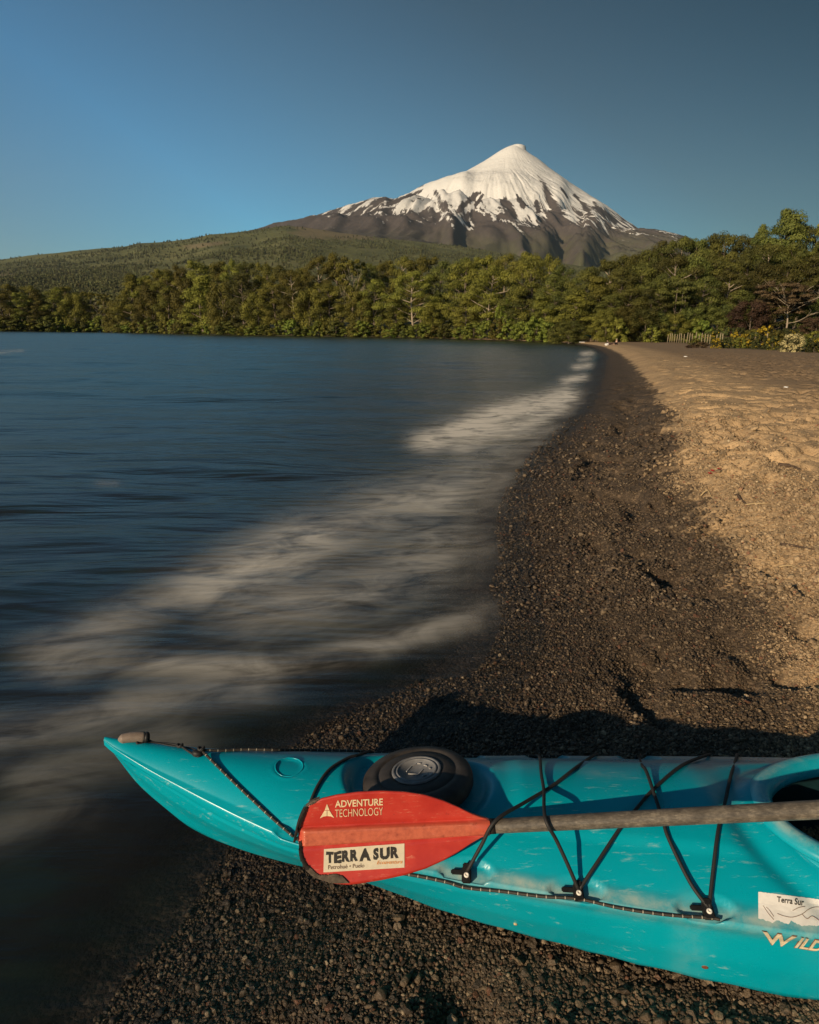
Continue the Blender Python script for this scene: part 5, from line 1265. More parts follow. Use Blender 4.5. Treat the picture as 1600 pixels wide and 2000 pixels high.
def slender(seed):
    r = random.Random(seed); p = Plant()
    for k in range(3):
        x = (k - 1) * .09; p.limb([(x, 0, -.03), (x + .02, .02, .3), (x + r.uniform(-.03, .05), 0, .6), (x + r.uniform(-.06, .08), 0, .85)], 0.013, 0.006, 6)
    for k in range(22):
        h = r.uniform(.55, .97); a = k * 2.4; rad = .36 * r.uniform(.1, 1) * math.sin(math.pi * (.2 + .75 * (h - .5) / .5)); pr = r.uniform(.10, .17)
        p.pad(np.array([math.cos(a) * rad, math.sin(a) * rad, h]), pr, pr, 0.032, 200, 0.017, r.uniform(.25, .75))
    return p.build(M_DARKF, M_BARK, aspect=0.5)
PROTO = {
    'layered': [layered(1), layered(2, 27, bare=.14), layered(3, 22, spread=.46, bare=.30, bark=M_PALE), layered(4, 25, lean=.09)],
    'deep': [layered(14, mat=M_DEEP), layered(15, 27, bare=.14, mat=M_DEEP), layered(16, 22, spread=.46, bare=.30, mat=M_DEEP, bark=M_PALE), layered(17, 25, lean=.09, mat=M_DEEP)],
    'dark': [layered(11, 28, mat=M_DARKF, bare=.12), layered(12, 24, mat=M_DARKF, spread=.44)],
    'column': [layered(21, 32, cone=1, spread=.36, bare=.04), layered(22, 30, cone=1, spread=.33, bare=.03)],
    'darkcolumn': [layered(23, 36, cone=1, spread=.40, bare=.10, mat=M_DARKF)],
    'bushy': [bushy(31, 34, 420, size=.0145), bushy(32, 32, 400, mat=M_DARKF, size=.0145), bushy(33, 30, 420, size=.0145, w=.42)],
    'bare': [bare_tree(41, M_OLIVE), bare_tree(42, M_OLIVE, 40)],
    'willow': [willow(51)], 'slender': [slender(61)],
    'shrub': [bushy(71, 24, 110, M_BRIGHT, size=.045), bushy(72, 22, 110, M_OLIVE, size=.045), bushy(73, 24, 110, M_BRIGHT, w=.55, size=.045)],
    'darkshrub': [bushy(75, 24, 120, M_DARKF, size=.045)],
    'broom': [bushy(81, 26, 120, M_BROOM, size=.035, bloom=.55), bushy(82, 24, 120, M_BROOM, size=.035, bloom=.30)],
    'scrub': [bushy(85, 24, 110, M_BROOM, size=.04, bloom=.04), bushy(86, 24, 110, M_OLIVE, w=.55, size=.04)],
    'cream': [bushy(83, 34, 170, M_CREAMF, size=.028, bloom=.8, w=.5)],
    'brown': [bushy(91, 34, 260, M_BROWNF, size=.02)], 'browntree': [bare_tree(92, M_BROWNF, 70, 280, M_PALE, .5)],
    'deadbush': [bushy(95, 18, 60, M_BROWNF, size=.05)],
}
PW = {}
for k, lst in PROTO.items():
    for i, (cr, tk) in enumerate(lst):
        co = np.empty(len(cr.vertices) * 3, np.float32); cr.vertices.foreach_get('co', co); co = co.reshape(-1, 3)
        PW[(k, i)] = (np.percentile(co[:, 0], 97) - np.percentile(co[:, 0], 3), np.percentile(co[:, 2], 99.5))
NAME = {'darkcolumn': 'evergreen_tree', 'layered': 'evergreen_tree', 'deep': 'evergreen_tree', 'dark': 'evergreen_tree', 'column': 'evergreen_tree', 'bushy': 'evergreen_tree', 'bare': 'sparse_tree', 'willow': 'willow_tree', 'slender': 'slender_tree', 'shrub': 'shrub', 'darkshrub': 'shrub', 'broom': 'broom_bush', 'scrub': 'shrub', 'cream': 'flowering_bush', 'brown': 'shrub', 'browntree': 'brown_tree', 'deadbush': 'dry_bush'}
CAT = {'shrub': 'shrub', 'darkshrub': 'shrub', 'scrub': 'shrub', 'brown': 'shrub', 'broom': 'bush', 'cream': 'bush', 'deadbush': 'bush'}
LOOK = {'darkcolumn': 'pointed dark evergreen', 'layered': 'flat-boughed olive evergreen', 'deep': 'deep olive evergreen', 'dark': 'dark layered evergreen', 'column': 'low-boughed evergreen', 'bushy': 'dense round tree', 'bare': 'pale-limbed sparse tree', 'shrub': 'bright green shrub', 'darkshrub': 'dark green shrub', 'slender': 'thin-stemmed tree'}
built = {}
def plant(kind, px, D, top, wpx, var=0, label=None, group=None, bury=0.0):
    """plant one thing at the image column px, D metres ahead, with its top at the image row top"""
    lst = PROTO[kind]; var %= len(lst); base = at_y(px, 655, D)
    x = float(base[0]); z = float(ground_lookup(x, D)) - 0.15 - bury
    zt = float(at_y(px, top, D)[2]); hgt = max(0.4, (zt - z) * (1.035 if px > 1100 and top < 560 else 1.02))
    mpp = float(np.linalg.norm(at_y(px + 1, 600, D) - at_y(px, 600, D))); pw, ph = PW[(kind, var)]
    nm = NAME[kind]
    r = bpy.data.objects.new(nm, None); COL.objects.link(r); r.empty_display_size = 0.2
    cr, tk = lst[var]
    key = (kind, var)
    if key not in built:
        parts = [bpy.data.objects.new('crown', cr)] + ([bpy.data.objects.new('trunk', tk)] if tk else [])
        for o in parts: COL.objects.link(o); o.parent = r
        built[key] = parts
    else:
        for src in built[key]:
            o = src.copy(); COL.objects.link(o); o.parent = r
    sx = wpx * mpp / pw * (1.12 if kind in ('layered', 'deep', 'dark', 'column', 'bushy', 'darkcolumn') else 0.95); r.location = (x, D, z); r.scale = (sx, sx, hgt / ph); r.rotation_euler = (0, 0, random.uniform(0, 6.28))
    r['label'] = label; r['category'] = CAT.get(kind, 'tree')
    if group: r['group'] = group
    return r
# waterline depth below each image column, for planting the wooded shore behind it
_shx = np.array([p[0] for p in SHORE_PX[20:]][::-1] + [1200]); _shd = np.array([at_z(*p, 0)[1] for p in SHORE_PX[20:]][::-1] + [100.0])
def shore_depth(px): return float(np.interp(px, _shx, _shd))
ORD = ['first', 'second', 'third', 'fourth', 'fifth', 'sixth', 'seventh', 'eighth', 'ninth', 'tenth', 'eleventh', 'twelfth', 'thirteenth', 'fourteenth', 'fifteenth', 'sixteenth', 'seventeenth', 'eighteenth', 'nineteenth', 'twentieth']
SEG = [(0, 'far left shore wood', -400), (1, 'shore wood left of the snowfield', 235), (2, 'wood under the dark shoulder', 560), (3, 'wood under the snow summit', 790), (4, 'rise left of the fence', 1095), (5, 'rise above the fence', 1300), (6, 'right end of the rise', 1455)]
def seg_of(px):
    s = SEG[0][1]
    for _, n, x in SEG:
        if px >= x: s = n
    return s
ROWS = []      # collected first, labelled by order in each stretch, then planted
def add(row, items):
    for it in items: ROWS.append((row,) + it)
# kind, px, extra depth behind the waterline, top row, width px, variant, own label
add('front row', [('layered', 8, 8, 566, 46, 0), ('layered', 46, 7, 574, 40, 1), ('column', 78, 7, 570, 40, 0), ('layered', 112, 8, 563, 44, 3), ('bushy', 150, 7, 575, 40, 0), ('bare', 183, 9, 572, 36, 0), ('bare', 208, 8, 576, 36, 1), ('bushy', 233, 7, 588, 36, 0),
    ('column', 262, 9, 538, 52, 0, 'tallest rounded olive evergreen at the left end of the high shore wood'), ('bushy', 300, 9, 558, 46, 0), ('layered', 330, 11, 530, 50, 1), ('bushy', 366, 9, 545, 50, 2), ('column', 402, 9, 540, 52, 1), ('bushy', 440, 8, 552, 48, 0), ('dark', 474, 11, 538, 48, 0), ('bushy', 506, 8, 572, 46, 2), ('layered', 540, 10, 555, 50, 0), ('layered', 572, 9, 530, 60, 2, 'flat-topped umbrella evergreen under the dark volcano shoulder'), ('bushy', 605, 8, 565, 52, 0),
    ('layered', 640, 10, 556, 56, 1), ('bare', 690, 12, 512, 50, 0), ('bushy', 706, 8, 572, 48, 2), ('layered', 736, 10, 548, 50, 3), ('column', 768, 8, 585, 44, 1), ('layered', 808, 10, 532, 76, 2, 'broad flat-layered evergreen with its pale trunk showing above the waterline'), ('bushy', 846, 9, 592, 48, 0)])
add('back row', [('layered', 25, 26, 558, 46, 1), ('layered', 70, 26, 560, 46, 2), ('layered', 132, 26, 562, 50, 0), ('dark', 170, 26, 574, 40, 1), ('layered', 286, 24, 542, 50, 3), ('layered', 318, 28, 534, 50, 0), ('layered', 356, 26, 522, 52, 2), ('layered', 392, 28, 514, 58, 1), ('layered', 430, 28, 515, 56, 3), ('layered', 462, 28, 512, 50, 2), ('dark', 492, 26, 516, 52, 1), ('layered', 524, 28, 518, 46, 1), ('dark', 556, 26, 524, 44, 0), ('layered', 590, 28, 528, 48, 3),
    ('layered', 628, 26, 504, 60, 2, 'tall tree with a wide flat crown topping the wood left of the summit'), ('layered', 660, 28, 500, 56, 0), ('dark', 722, 24, 518, 48, 0), ('layered', 752, 28, 514, 56, 3), ('layered', 786, 28, 506, 62, 2), ('layered', 826, 28, 504, 66, 1), ('dark', 862, 26, 514, 56, 1)])
add('front row', [('layered', 912, 14, 512, 64, 1), ('layered', 958, 13, 524, 92, 2, 'broad evergreen with a forked pale trunk behind the bright green beach shrubs'), ('column', 915, 8, 578, 54, 0), ('willow', 986, 7, 586, 40, 0, 'pale yellow-green willow among dark evergreens above the beach shrubs'), ('layered', 1040, 16, 497, 76, 3), ('dark', 1020, 12, 560, 60, 0), ('column', 1060, 10, 578, 50, 1), ('dark', 1082, 16, 540, 54, 0)])
add('back row', [('dark', 895, 30, 508, 60, 0), ('layered', 940, 30, 505, 66, 0), ('layered', 985, 32, 500, 70, 2), ('layered', 1020, 32, 504, 60, 1), ('layered', 1064, 32, 502, 56, 2), ('dark', 1090, 34, 522, 50, 1)])
# the rise on the right: extra depth is measured from 100 m here
add('front row', [('column', 1126, 16, 566, 74, 0, 'dark spreading evergreen over the teal canopy at the end of the beach'), ('column', 1160, 20, 545, 62, 1), ('deep', 1145, 30, 528, 60, 1), ('dark', 1190, 14, 578, 56, 0), ('deep', 1225, 16, 560, 64, 3), ('dark', 1262, 14, 566, 60, 1), ('slender', 1322, 13, 548, 66, 0, 'tree of three thin grey stems standing above the picket fence'), ('deep', 1292, 18, 540, 60, 0), ('dark', 1370, 15, 545, 70, 1), ('deep', 1408, 17, 535, 68, 2), ('dark', 1440, 14, 570, 60, 0), ('deep', 1475, 18, 520, 66, 1), ('dark', 1512, 18, 515, 70, 0), ('deep', 1556, 16, 500, 72, 3), ('dark', 1592, 14, 530, 60, 1), ('deep', 1640, 14, 500, 70, 1)])
add('back row', [('deep', 1180, 40, 514, 64, 2), ('deep', 1206, 38, 506, 60, 1), ('deep', 1236, 42, 500, 66, 0), ('dark', 1262, 36, 496, 60, 0), ('deep', 1290, 42, 480, 66, 3), ('deep', 1318, 40, 470, 62, 2), ('dark', 1345, 40, 474, 60, 1), ('deep', 1372, 42, 466, 64, 1), ('deep', 1402, 40, 462, 62, 0), ('dark', 1432, 38, 466, 60, 0), ('darkcolumn', 1468, 36, 448, 60, 1), ('darkcolumn', 1506, 34, 418, 96, 0, 'tallest pointed dark evergreen rising above the wood near the right edge'), ('dark', 1545, 36, 446, 62, 1), ('bare', 1588, 34, 440, 60, 1, 'thin-crowned tree against the sky at the right edge'), ('deep', 1625, 36, 450, 70, 0)])
add('middle row', [('deep', 1200, 26, 528, 66, 0), ('deep', 1250, 28, 520, 70, 1), ('deep', 1310, 28, 505, 70, 2), ('dark', 1352, 28, 510, 66, 0), ('deep', 1396, 28, 500, 70, 3), ('dark', 1440, 28, 505, 66, 1), ('deep', 1484, 28, 482, 70, 2), ('deep', 1526, 28, 480, 70, 0), ('dark', 1572, 28, 478, 70, 0), ('deep', 1615, 28, 480, 70, 1)])
# shrubs: a skirt along the water, then the brighter ones above the beach
_r = random.Random(5)
add('waterline', [(('shrub', 'shrub', 'darkshrub', 'shrub')[k % 4], px, 2.5 + _r.uniform(0, 2.5), 0 - _r.uniform(14, 32), _r.uniform(24, 38), k) for k, px in enumerate(np.arange(-8, 880, 17.5))])
add('above the beach', [('shrub', 900, 4, -24, 36, 0), ('shrub', 926, 4, -34, 40, 2), ('shrub', 950, 4, -38, 38, 0), ('shrub', 974, 4, -42, 38, 1), ('shrub', 998, 4, -34, 38, 2), ('shrub', 1022, 4, -38, 40, 0), ('shrub', 1048, 4, -48, 42, 2), ('shrub', 1070, 4, -40, 40, 0), ('darkshrub', 1092, 6, -36, 36, 0)])
add('rise foot', [('bushy', 1112, 10, 628, 44, 1), ('bushy', 1182, 6, 606, 44, 0), ('shrub', 1204, 5, 622, 40, 1), ('bushy', 1222, 8, 600, 46, 0), ('bushy', 1258, 7, 606, 48, 1), ('shrub', 1274, 4, 640, 34, 1), ('bushy', 1288, 8, 612, 44, 1), ('bushy', 1318, 7, 614, 44, 0), ('shrub', 1352, 7, 622, 40, 2), ('bushy', 1345, 9, 602, 46, 1), ('shrub', 1372, 6, 626, 38, 0), ('bushy', 1400, 9, 598, 50, 1), ('bushy', 1432, 10, 604, 46, 1)])
add('special', [('brown', 1462, 2, 590, 72, 0, 'rust-brown leafy shrub between dark trees and yellow bushes'), ('browntree', 1532, 2, 556, 96, 0, 'brown-leaved tree with a pale forked trunk above the yellow bushes'), ('brown', 1592, -6, 620, 50, 0, 'brown shrub at the right edge behind the scrub'), ('bushy', 1582, 4, 585, 44, 1, 'dark green tree beside the brown-leaved tree at the right edge')])
cnt = {}; special = {'special'}
def top_of(px, D, dy):  # shrubs give their height in pixels above the waterline row
    return float(np.interp(px, [p[0] for p in SHORE_PX[20:]][::-1], [p[1] for p in SHORE_PX[20:]][::-1])) + dy
ROWS.sort(key=lambda t: t[2])
tot = {}
for it in ROWS:
    if len(it) < 8: k = (it[0], seg_of(it[2])); tot[k] = tot.get(k, 0) + 1
for it in ROWS:
    row, kind, px, ex, top, w, var = it[:7]; own = it[7] if len(it) > 7 else None
    right = px > 1095
    D = (100 + ex) if right else shore_depth(px) + ex
    if row in ('waterline', 'above the beach'): top = top_of(px, D, top)
    k = (row, seg_of(px)); i = cnt.get(k, 0)
    if own is None: cnt[k] = i + 1
    rowname = {'front row': 'front row', 'back row': 'back row', 'middle row': 'middle row', 'waterline': 'waterline', 'above the beach': 'beach bank', 'rise foot': 'foot'}.get(row, row)
    o = 'rightmost' if (i == tot.get(k, 0) - 1 and i > 0) else ORD[min(i, 19)] + ' from left'
    lab = own or f"{LOOK[kind]}, {o}, {rowname}, {seg_of(px)}"
    grp = {'waterline': 'shrubs along the far waterline', 'above the beach': 'green shrubs above the beach'}.get(row, 'trees of the lakeshore wood' if row != 'special' else None)
    plant(kind, px, D, top, w, var, lab, grp)
# scrub and flowers between the sand and the wood
SCR = [('scrub', 1424, 90, 640, 36, 0, 'green scrub bush behind the right end of the fence'), ('broom', 1402, 96, 646, 30, 1, 'faded yellow bush behind the picket fence'), ('broom', 1385, 98, 648, 26, 1, 'small yellowish bush between fence and dark trees'),
       ('scrub', 1357, 62, 661, 20, 1, 'round dark green scrub bush in front of the pickets'), ('deadbush', 1371, 60, 668, 30, 0, 'low reddish dry bush on the sand before the pickets'), ('deadbush', 1351, 58, 675, 20, 0, 'flat reddish dry twigs left of the low dry bush'),
       ('broom', 1402, 58, 661, 18, 0, 'bright yellow bush at the sand edge, left of the cream bush'), ('scrub', 1420, 59, 659, 22, 0, 'olive bush touching the right of the bright yellow bush'), ('broom', 1436, 66, 649, 18, 0, 'slim upright yellow bush behind the sand edge'), ('scrub', 1447, 60, 660, 26, 1, 'low olive bush between the slim yellow bush and the broad ones'),
       ('broom', 1456, 62, 653, 26, 0, 'broad yellow-speckled bush left of centre in the scrub'), ('broom', 1474, 66, 650, 28, 1, 'half-flowered yellow bush right of the broad speckled one'), ('broom', 1496, 76, 637, 34, 0, 'yellow bush highest on the bank under the brown tree'), ('scrub', 1488, 58, 656, 34, 0, 'pale green scrub below the high yellow bush'),
       ('scrub', 1513, 62, 648, 40, 1, 'wide green scrub left of the cream bush'), ('broom', 1512, 54, 657, 26, 1, 'yellow-tinged bush just left of the cream bush'), ('broom', 1552, 66, 643, 34, 1, 'orange-yellow bush behind the cream bush'), ('cream', 1549, 47.5, 653, 42, 0, 'cream-flowered round bush standing alone at the sand edge'),
       ('scrub', 1576, 50, 662, 30, 0, 'green scrub touching the right of the cream bush'), ('scrub', 1586, 60, 648, 44, 1, 'wide green scrub at the right edge behind the cream bush'), ('scrub', 1594, 46, 668, 28, 0, 'low green scrub at the right edge of the sand'), ('broom', 1600, 54, 652, 26, 1, 'yellow-speckled bush at the right edge'),
       ('scrub', 1530, 70, 642, 44, 0, 'green scrub behind and left of the cream bush'), ('scrub', 1466, 78, 644, 40, 1, 'green scrub on the bank under the rust-brown shrub'), ('scrub', 1640, 52, 645, 60, 1, 'green scrub continuing past the right edge'), ('scrub', 1445, 84, 640, 36, 0, 'green scrub on the bank left of the rust-brown shrub')]
for kind, px, D, top, w, var, lab in SCR: plant(kind, px, D, top, w, var, lab, 'bushes between the sand and the wood')

# distant forest on the volcano's foot: one mass of small trees
fm_ = []
NF = 90000
fy = np.exp(rng.uniform(math.log(620), math.log(4650), NF)); fpx = rng.uniform(-260, 1750, NF)
fx = (fpx - 800) / F * fy * 1.03
fz = hill_z(fx, fy)
_fpx, _fpy = proj(np.stack([fx, fy, fz], 1))
den = fbm(fx / 260, fy / 420, 4, 501)
bareq = sstep(520, 600, _fpx) * (1 - sstep(456, 486, _fpy)) + 1.3 * np.exp(-((_fpx - 410) / 60) ** 2 - ((_fpy - 478 + (_fpx - 410) * 0.12) / 8) ** 2)
keep = rng.random(NF) < np.clip(sstep(0.36, 0.58, den) * 0.95 + 0.08, 0, 1) * (1 - 0.93 * np.clip(bareq, 0, 1))
fx, fy, fz = fx[keep], fy[keep], fz[keep]
ft = bpy.data.meshes.new('distant_forest'); ft.vertices.add(len(fx)); ft.vertices.foreach_set('co', np.stack([fx, fy, fz - 0.5], 1).astype(np.float32).ravel())
attr(ft, 'size', rng.uniform(3.2, 7.0, len(fx)) * (0.75 + 0.5 * vnoise(fx / 300, fy / 300, 505))); attr(ft, 'turn', np.stack([np.zeros(len(fx)), np.zeros(len(fx)), rng.uniform(0, 6.28, len(fx))], 1), 'FLOAT_VECTOR')
M_FARF = foliage_mat('distant_foliage', (0.060, 0.068, 0.028), (0.20, 0.195, 0.072), trans=0.1)
fcol = bpy.data.collections.new('far_tree_shapes')
for k in range(4):
    r = random.Random(600 + k); p = Plant()
    for j in range(7):
        f = j / 6; a = j * 2.4; p.pad(np.array([math.cos(a) * .28 * (1 - .6 * f), math.sin(a) * .28 * (1 - .6 * f), .25 + 1.2 * f]), .38 * (1 - .35 * f), .38 * (1 - .35 * f), .26, 12, .30, r.uniform(.2, .85), flatup=.5)
    cr, _t = p.build(M_FARF, None, aspect=0.8); fcol.objects.link(bpy.data.objects.new('far_tree', cr))
forest = link('distant_forest', ft, kind='stuff')
ng2 = ng.copy(); ng2.name = 'forest_scatter'
for n_ in ng2.nodes:
    if n_.bl_idname == 'GeometryNodeCollectionInfo': n_.inputs['Collection'].default_value = fcol
    if n_.bl_idname == 'FunctionNodeRandomValue':
        for s_ in n_.inputs:
            if s_.name == 'Max' and s_.type == 'INT': s_.default_value = 3
forest.modifiers.new('scatter', 'NODES').node_group = ng2
forest.data.materials.append(M_FARF)

# ================================================================== THINGS AT THE END OF THE BEACH
M_POST = plain('weathered_pale_wood', (0.30, 0.245, 0.155), 0.8, 0.2, 0.3, 8)
M_PLANK = plain('pale_plank', (0.55, 0.43, 0.26), 0.75, 0.2, 0.2, 8)
def post_mesh(h, r, seed):
    b = (random.Random(seed).uniform(-.06, .06), random.Random(seed + 1).uniform(-.06, .06)); V, Q, T = tube_np([(0, 0, -.2), (b[0] * .4, b[1] * .4, h * .5), (b[0], b[1], h)], [r, r * .95, r * .85], 7); return mesh_np('post', V, [Q, T], M_POST, True)
pm = [post_mesh(1.15 + 0.07 * k, 0.055, 10 * k) for k in range(4)]
def fence(name, posts, D0, D1, label, hs=1.0, rail=True):
    x0 = posts[0]; P0 = at_y(x0, 655, D0); z0 = float(ground_lookup(P0[0], D0)); root = empty(name, (P0[0], D0, z0), 0, label=label, category='fence'); pts = []
    for i, px in enumerate(posts):
        D = D0 + (D1 - D0) * (px - x0) / max(1, posts[-1] - x0); P = at_y(px, 655, D); z = float(ground_lookup(P[0], D))
        o = bpy.data.objects.new('post', pm[(i * 7) % 4]); COL.objects.link(o); o.parent = root; o.location = (P[0] - P0[0], D - D0, z - z0); o.scale = (1, 1, hs * (1.25 if px in (1343, 1360) else 1)); o.rotation_euler = (0, 0, i * 1.7); pts.append((P[0] - P0[0], D - D0, z - z0))
    if rail:
        for hh in (0.4, 0.85):
            V, Q, T = tube_np(np.array(pts) + (0, -0.05, hh * hs), 0.010, 5); o = link('fence_wire', mesh_np('fence_wire', V, [Q, T], M_BARK, True), root)
    return root
fence('picket_fence', [1305, 1309.5, 1314, 1318.5, 1323, 1327.5, 1332, 1337, 1343, 1348, 1353, 1360, 1366, 1372, 1378, 1383, 1388], 104, 92, 'row of pale wooden fence posts between the sand and dark trees')
fence('picket_fence', [1400, 1407, 1413, 1440, 1462, 1476, 1500, 1535, 1574], 80, 70, 'sparse pale posts standing among the yellow bushes')
fence('low_fence', [1128, 1131.5, 1135, 1139, 1143, 1147, 1151, 1155, 1159, 1164, 1168], 112, 110, 'short tan paling at the far end of the beach under dark trees', 0.55)
def spot(px, py, D): P = at_y(px, py, D); return np.array([P[0], D, float(ground_lookup(P[0], D))])
# white plank, teal tarpaulin and a stone pile by the paling
P = spot(1137, 666, 108); V, Q = box_np((0, 0, 0.10), (0.85, 0.22, 0.09), 0.1); o = link('plank', mesh_np('plank', V, Q, M_LITTER), None, label='white plank lying before the tan paling', category='plank'); o.location = P
M_TARP = plain('teal_tarpaulin', (0.02, 0.16, 0.14), 0.6, 0.3, 0.2, 3)
P = spot(1146, 658, 114); g1 = np.linspace(-1, 1, 14); GX, GYy = np.meshgrid(g1, g1, indexing='ij'); GZz = 0.35 * (1 - 0.75 * np.abs(GYy) - 0.18 * GX ** 2) + 0.05 * (fbm(GX * 2 + 5, GYy * 2 + 5, 3, 8) - .5)
tarp = empty('canopy', tuple(P), 0, label='small teal tarpaulin canopy behind the tan paling', category='canopy')
link('cover', mesh_np('cover', np.stack([GX * 0.65, GYy * 0.6, GZz + 0.75], -1).reshape(-1, 3), quads_grid(14, 14), M_TARP, True), tarp)
for sx in (-1, 1):
    for sy in (-1, 1): V, Q, T = tube_np([(sx * .58, sy * .5, -.1), (sx * .58, sy * .5, .84)], 0.02, 6); link('pole', mesh_np('pole', V, [Q, T], M_BARK, True), tarp)
P = spot(1162, 660, 113); M_STONE = plain('tan_stone', (0.34, 0.24, 0.15), 0.85, 0.2, 0.3, 6)
pile = empty('stone_pile', tuple(P), 0, label='heap of tan stones beside the teal canopy', category='stone pile')
for k in range(14):
    bm = bmesh.new(); bmesh.ops.create_icosphere(bm, subdivisions=1, radius=0.20)
    for v in bm.verts: v.co *= random.uniform(0.8, 1.2); v.co.z *= 0.75
    me = bpy.data.meshes.new('stone'); bm.to_mesh(me); bm.free(); me.materials.append(M_STONE)
    o = link('stone', me, pile); lv = 0 if k < 7 else 1 if k < 12 else 2; o.location = (-.7 + .24 * (k if k < 7 else (k - 7) * 1.2 if k < 12 else 2 + k - 12), random.uniform(-.12, .12), .1 + .26 * lv)

# ------------------------------------------------------------------ two people resting on the sand
M_SKIN = plain('skin', (0.42, 0.26, 0.18), 0.6, 0.3, 0.05); M_DARKC = plain('dark_cloth', (0.03, 0.022, 0.024), 0.85, 0.15, 0.3, 12); M_HAIR = plain('dark_hair', (0.02, 0.013, 0.01), 0.7, 0.3, 0.2); M_PALEC = plain('pale_cloth', (0.62, 0.58, 0.52), 0.85, 0.15, 0.1, 12); M_TROU = plain('maroon_cloth', (0.05, 0.025, 0.025), 0.85, 0.15, 0.2, 12)
def skin_body(name, verts, edges, rad, mat, parent, root=0, sub=1):
    me = bpy.data.meshes.new(name); me.from_pydata([tuple(v) for v in verts], edges, []); o = bpy.data.objects.new(name, me); COL.objects.link(o)
    o.modifiers.new('skin', 'SKIN'); o.modifiers.new('sub', 'SUBSURF').levels = sub
    if not me.skin_vertices: me.attributes.new('sv', 'FLOAT', 'POINT')
    for i, r in enumerate(rad): me.skin_vertices[0].data[i].radius = r if isinstance(r, tuple) else (r, r)
    me.skin_vertices[0].data[root].use_root = True
    dg = bpy.context.evaluated_depsgraph_get(); nm = bpy.data.meshes.new_from_object(o.evaluated_get(dg)); bpy.data.objects.remove(o); nm.name = name; nm.materials.clear(); nm.materials.append(mat)
    nm.polygons.foreach_set('use_smooth', [True] * len(nm.polygons)); return link(name, nm, parent)
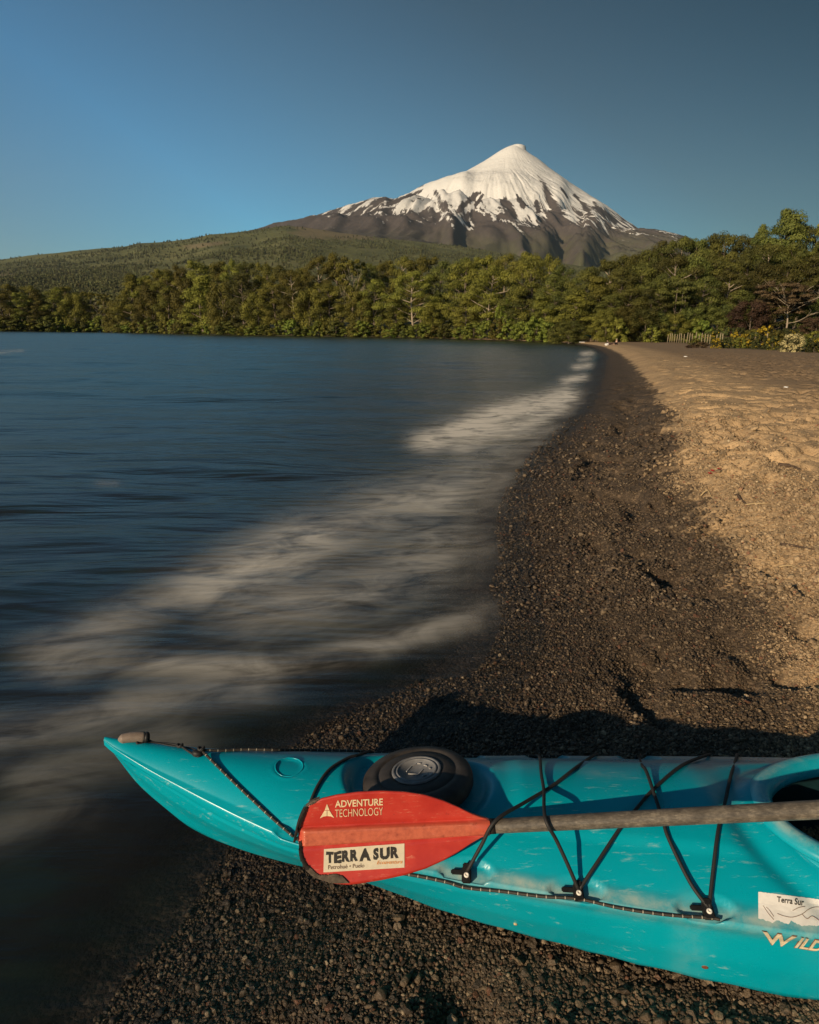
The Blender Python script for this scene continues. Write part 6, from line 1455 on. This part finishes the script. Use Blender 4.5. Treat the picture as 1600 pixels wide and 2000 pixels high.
def person(loc, rz, label, back, mats, scale=1.0):
    """seated on the sand, knees drawn up; back = how far the trunk leans back (radians)"""
    r = empty('person', tuple(loc), rz, label=label, category='person'); r.scale = (scale,) * 3
    s_, c_ = math.sin(back), math.cos(back)
    up = lambda h, x=0.0: (x, s_ * h, 0.11 + c_ * h)           # along the spine; the figure faces -y
    nk, hd = up(0.56), up(0.70)
    vs = [up(0), up(.2), up(.42), nk, (hd[0], hd[1] - .02, hd[2]), (hd[0], hd[1] - .02, hd[2] + .10)]
    ed = [(0, 1), (1, 2), (2, 3), (3, 4), (4, 5)]; rd = [(.15, .12), (.13, .10), (.16, .11), .055, .095, .075]
    for sx in (-1, 1):
        k = len(vs); sh = up(.48, sx * .19); el = (sx * .27, sh[1] - .02 + .16 * s_, sh[2] - .27); ha = (sx * .22, el[1] - .20 + .45 * s_, max(.06, el[2] - .16)); vs += [sh, el, ha, (ha[0], ha[1] - .08, ha[2])]; ed += [(2, k), (k, k + 1), (k + 1, k + 2), (k + 2, k + 3)]; rd += [.055, .043, .034, .028]
        k = len(vs); vs += [(sx * .10, -.05, .12), (sx * .14, -.40, .44 - .3 * s_), (sx * .13, -.62, .07), (sx * .14, -.80, .05)]; ed += [(0, k), (k, k + 1), (k + 1, k + 2), (k + 2, k + 3)]; rd += [.09, .062, .045, .035]
    body = skin_body('body', vs, ed, rd, mats[0], r)
    tr = 1.10
    skin_body('shirt', [up(.02), up(.2), up(.42), up(.52)] + [up(.47, -.19), vs[7], up(.47, .19), vs[15]], [(0, 1), (1, 2), (2, 3), (2, 4), (4, 5), (2, 6), (6, 7)], [(.165, .135), (.145, .115), (.175, .125), (.08, .08), .068, .056, .068, .056], mats[1], r)
    skin_body('trousers', [up(0)] + [vs[10], vs[11], vs[12]] + [vs[18], vs[19], vs[20]], [(0, 1), (1, 2), (2, 3), (0, 4), (4, 5), (5, 6)], [(.165, .13), .102, .074, .054, .102, .074, .054], mats[2], r)
    bm = bmesh.new(); bmesh.ops.create_uvsphere(bm, u_segments=14, v_segments=10, radius=.108)
    bmesh.ops.delete(bm, geom=[v for v in bm.verts if v.co.y < -.045 and v.co.z < .03], context='VERTS')
    for v in bm.verts: v.co = Vector((v.co.x * .92, v.co.y * 1.05, v.co.z)) + Vector((hd[0], hd[1] + .01, hd[2] + .045))
    me = bpy.data.meshes.new('hair'); bm.to_mesh(me); bm.free(); me.materials.append(mats[3]); link('hair', me, r)
    f = MB()
    for sx in (-1, 1): V, Q = box_np((hd[0] + sx * .035, hd[1] - .107, hd[2] + .045), (.022, .012, .012)); f.add(V, Q)
    link('eyes', f.mesh('eyes', M_HAIR), r)
    V, Q = box_np((hd[0], hd[1] - .118, hd[2] + .015), (.022, .03, .035)); link('nose', mesh_np('nose', V, Q, mats[0]), r)
    V, Q = box_np((hd[0], hd[1] - .106, hd[2] - .025), (.045, .010, .010)); link('mouth', mesh_np('mouth', V, Q, M_TROU), r)
    return r
def on_sand(px, D): P = at_y(px, 670, D); return (P[0], D, float(ground_lookup(P[0], D)) - 0.01)
person(on_sand(1191, 82), 0.9, 'person in dark clothes leaning back on the far sand beside a white bag', 0.75, (M_SKIN, M_DARKC, M_TROU, M_HAIR), 0.72)
person(on_sand(1204, 82), -0.5, 'person in dark clothes sitting upright on the far sand, right of the other', 0.15, (M_SKIN, M_DARKC, M_DARKC, M_PALEC), 0.72)
bag = empty('bag', on_sand(1185.5, 81), 0.3, label='white bag lying left of the reclining person', category='bag')
bm = bmesh.new(); bmesh.ops.create_cube(bm, size=1.0); bmesh.ops.bevel(bm, geom=list(bm.edges), offset=0.2, segments=3, affect='EDGES')
for v in bm.verts: v.co = Vector((v.co.x * .42, v.co.y * .28, v.co.z * .26 + .12 + .05 * math.sin(7 * v.co.x)))
me = bpy.data.meshes.new('pouch'); bm.to_mesh(me); bm.free(); me.materials.append(M_LITTER); link('pouch', me, bag)
V, Q, T = tube_np(spline([(-.13, 0, .22), (-.08, 0, .33), (.08, 0, .33), (.13, 0, .22)], 5), 0.014, 6); link('strap', mesh_np('strap', V, [Q, T], M_DARKC, True), bag)
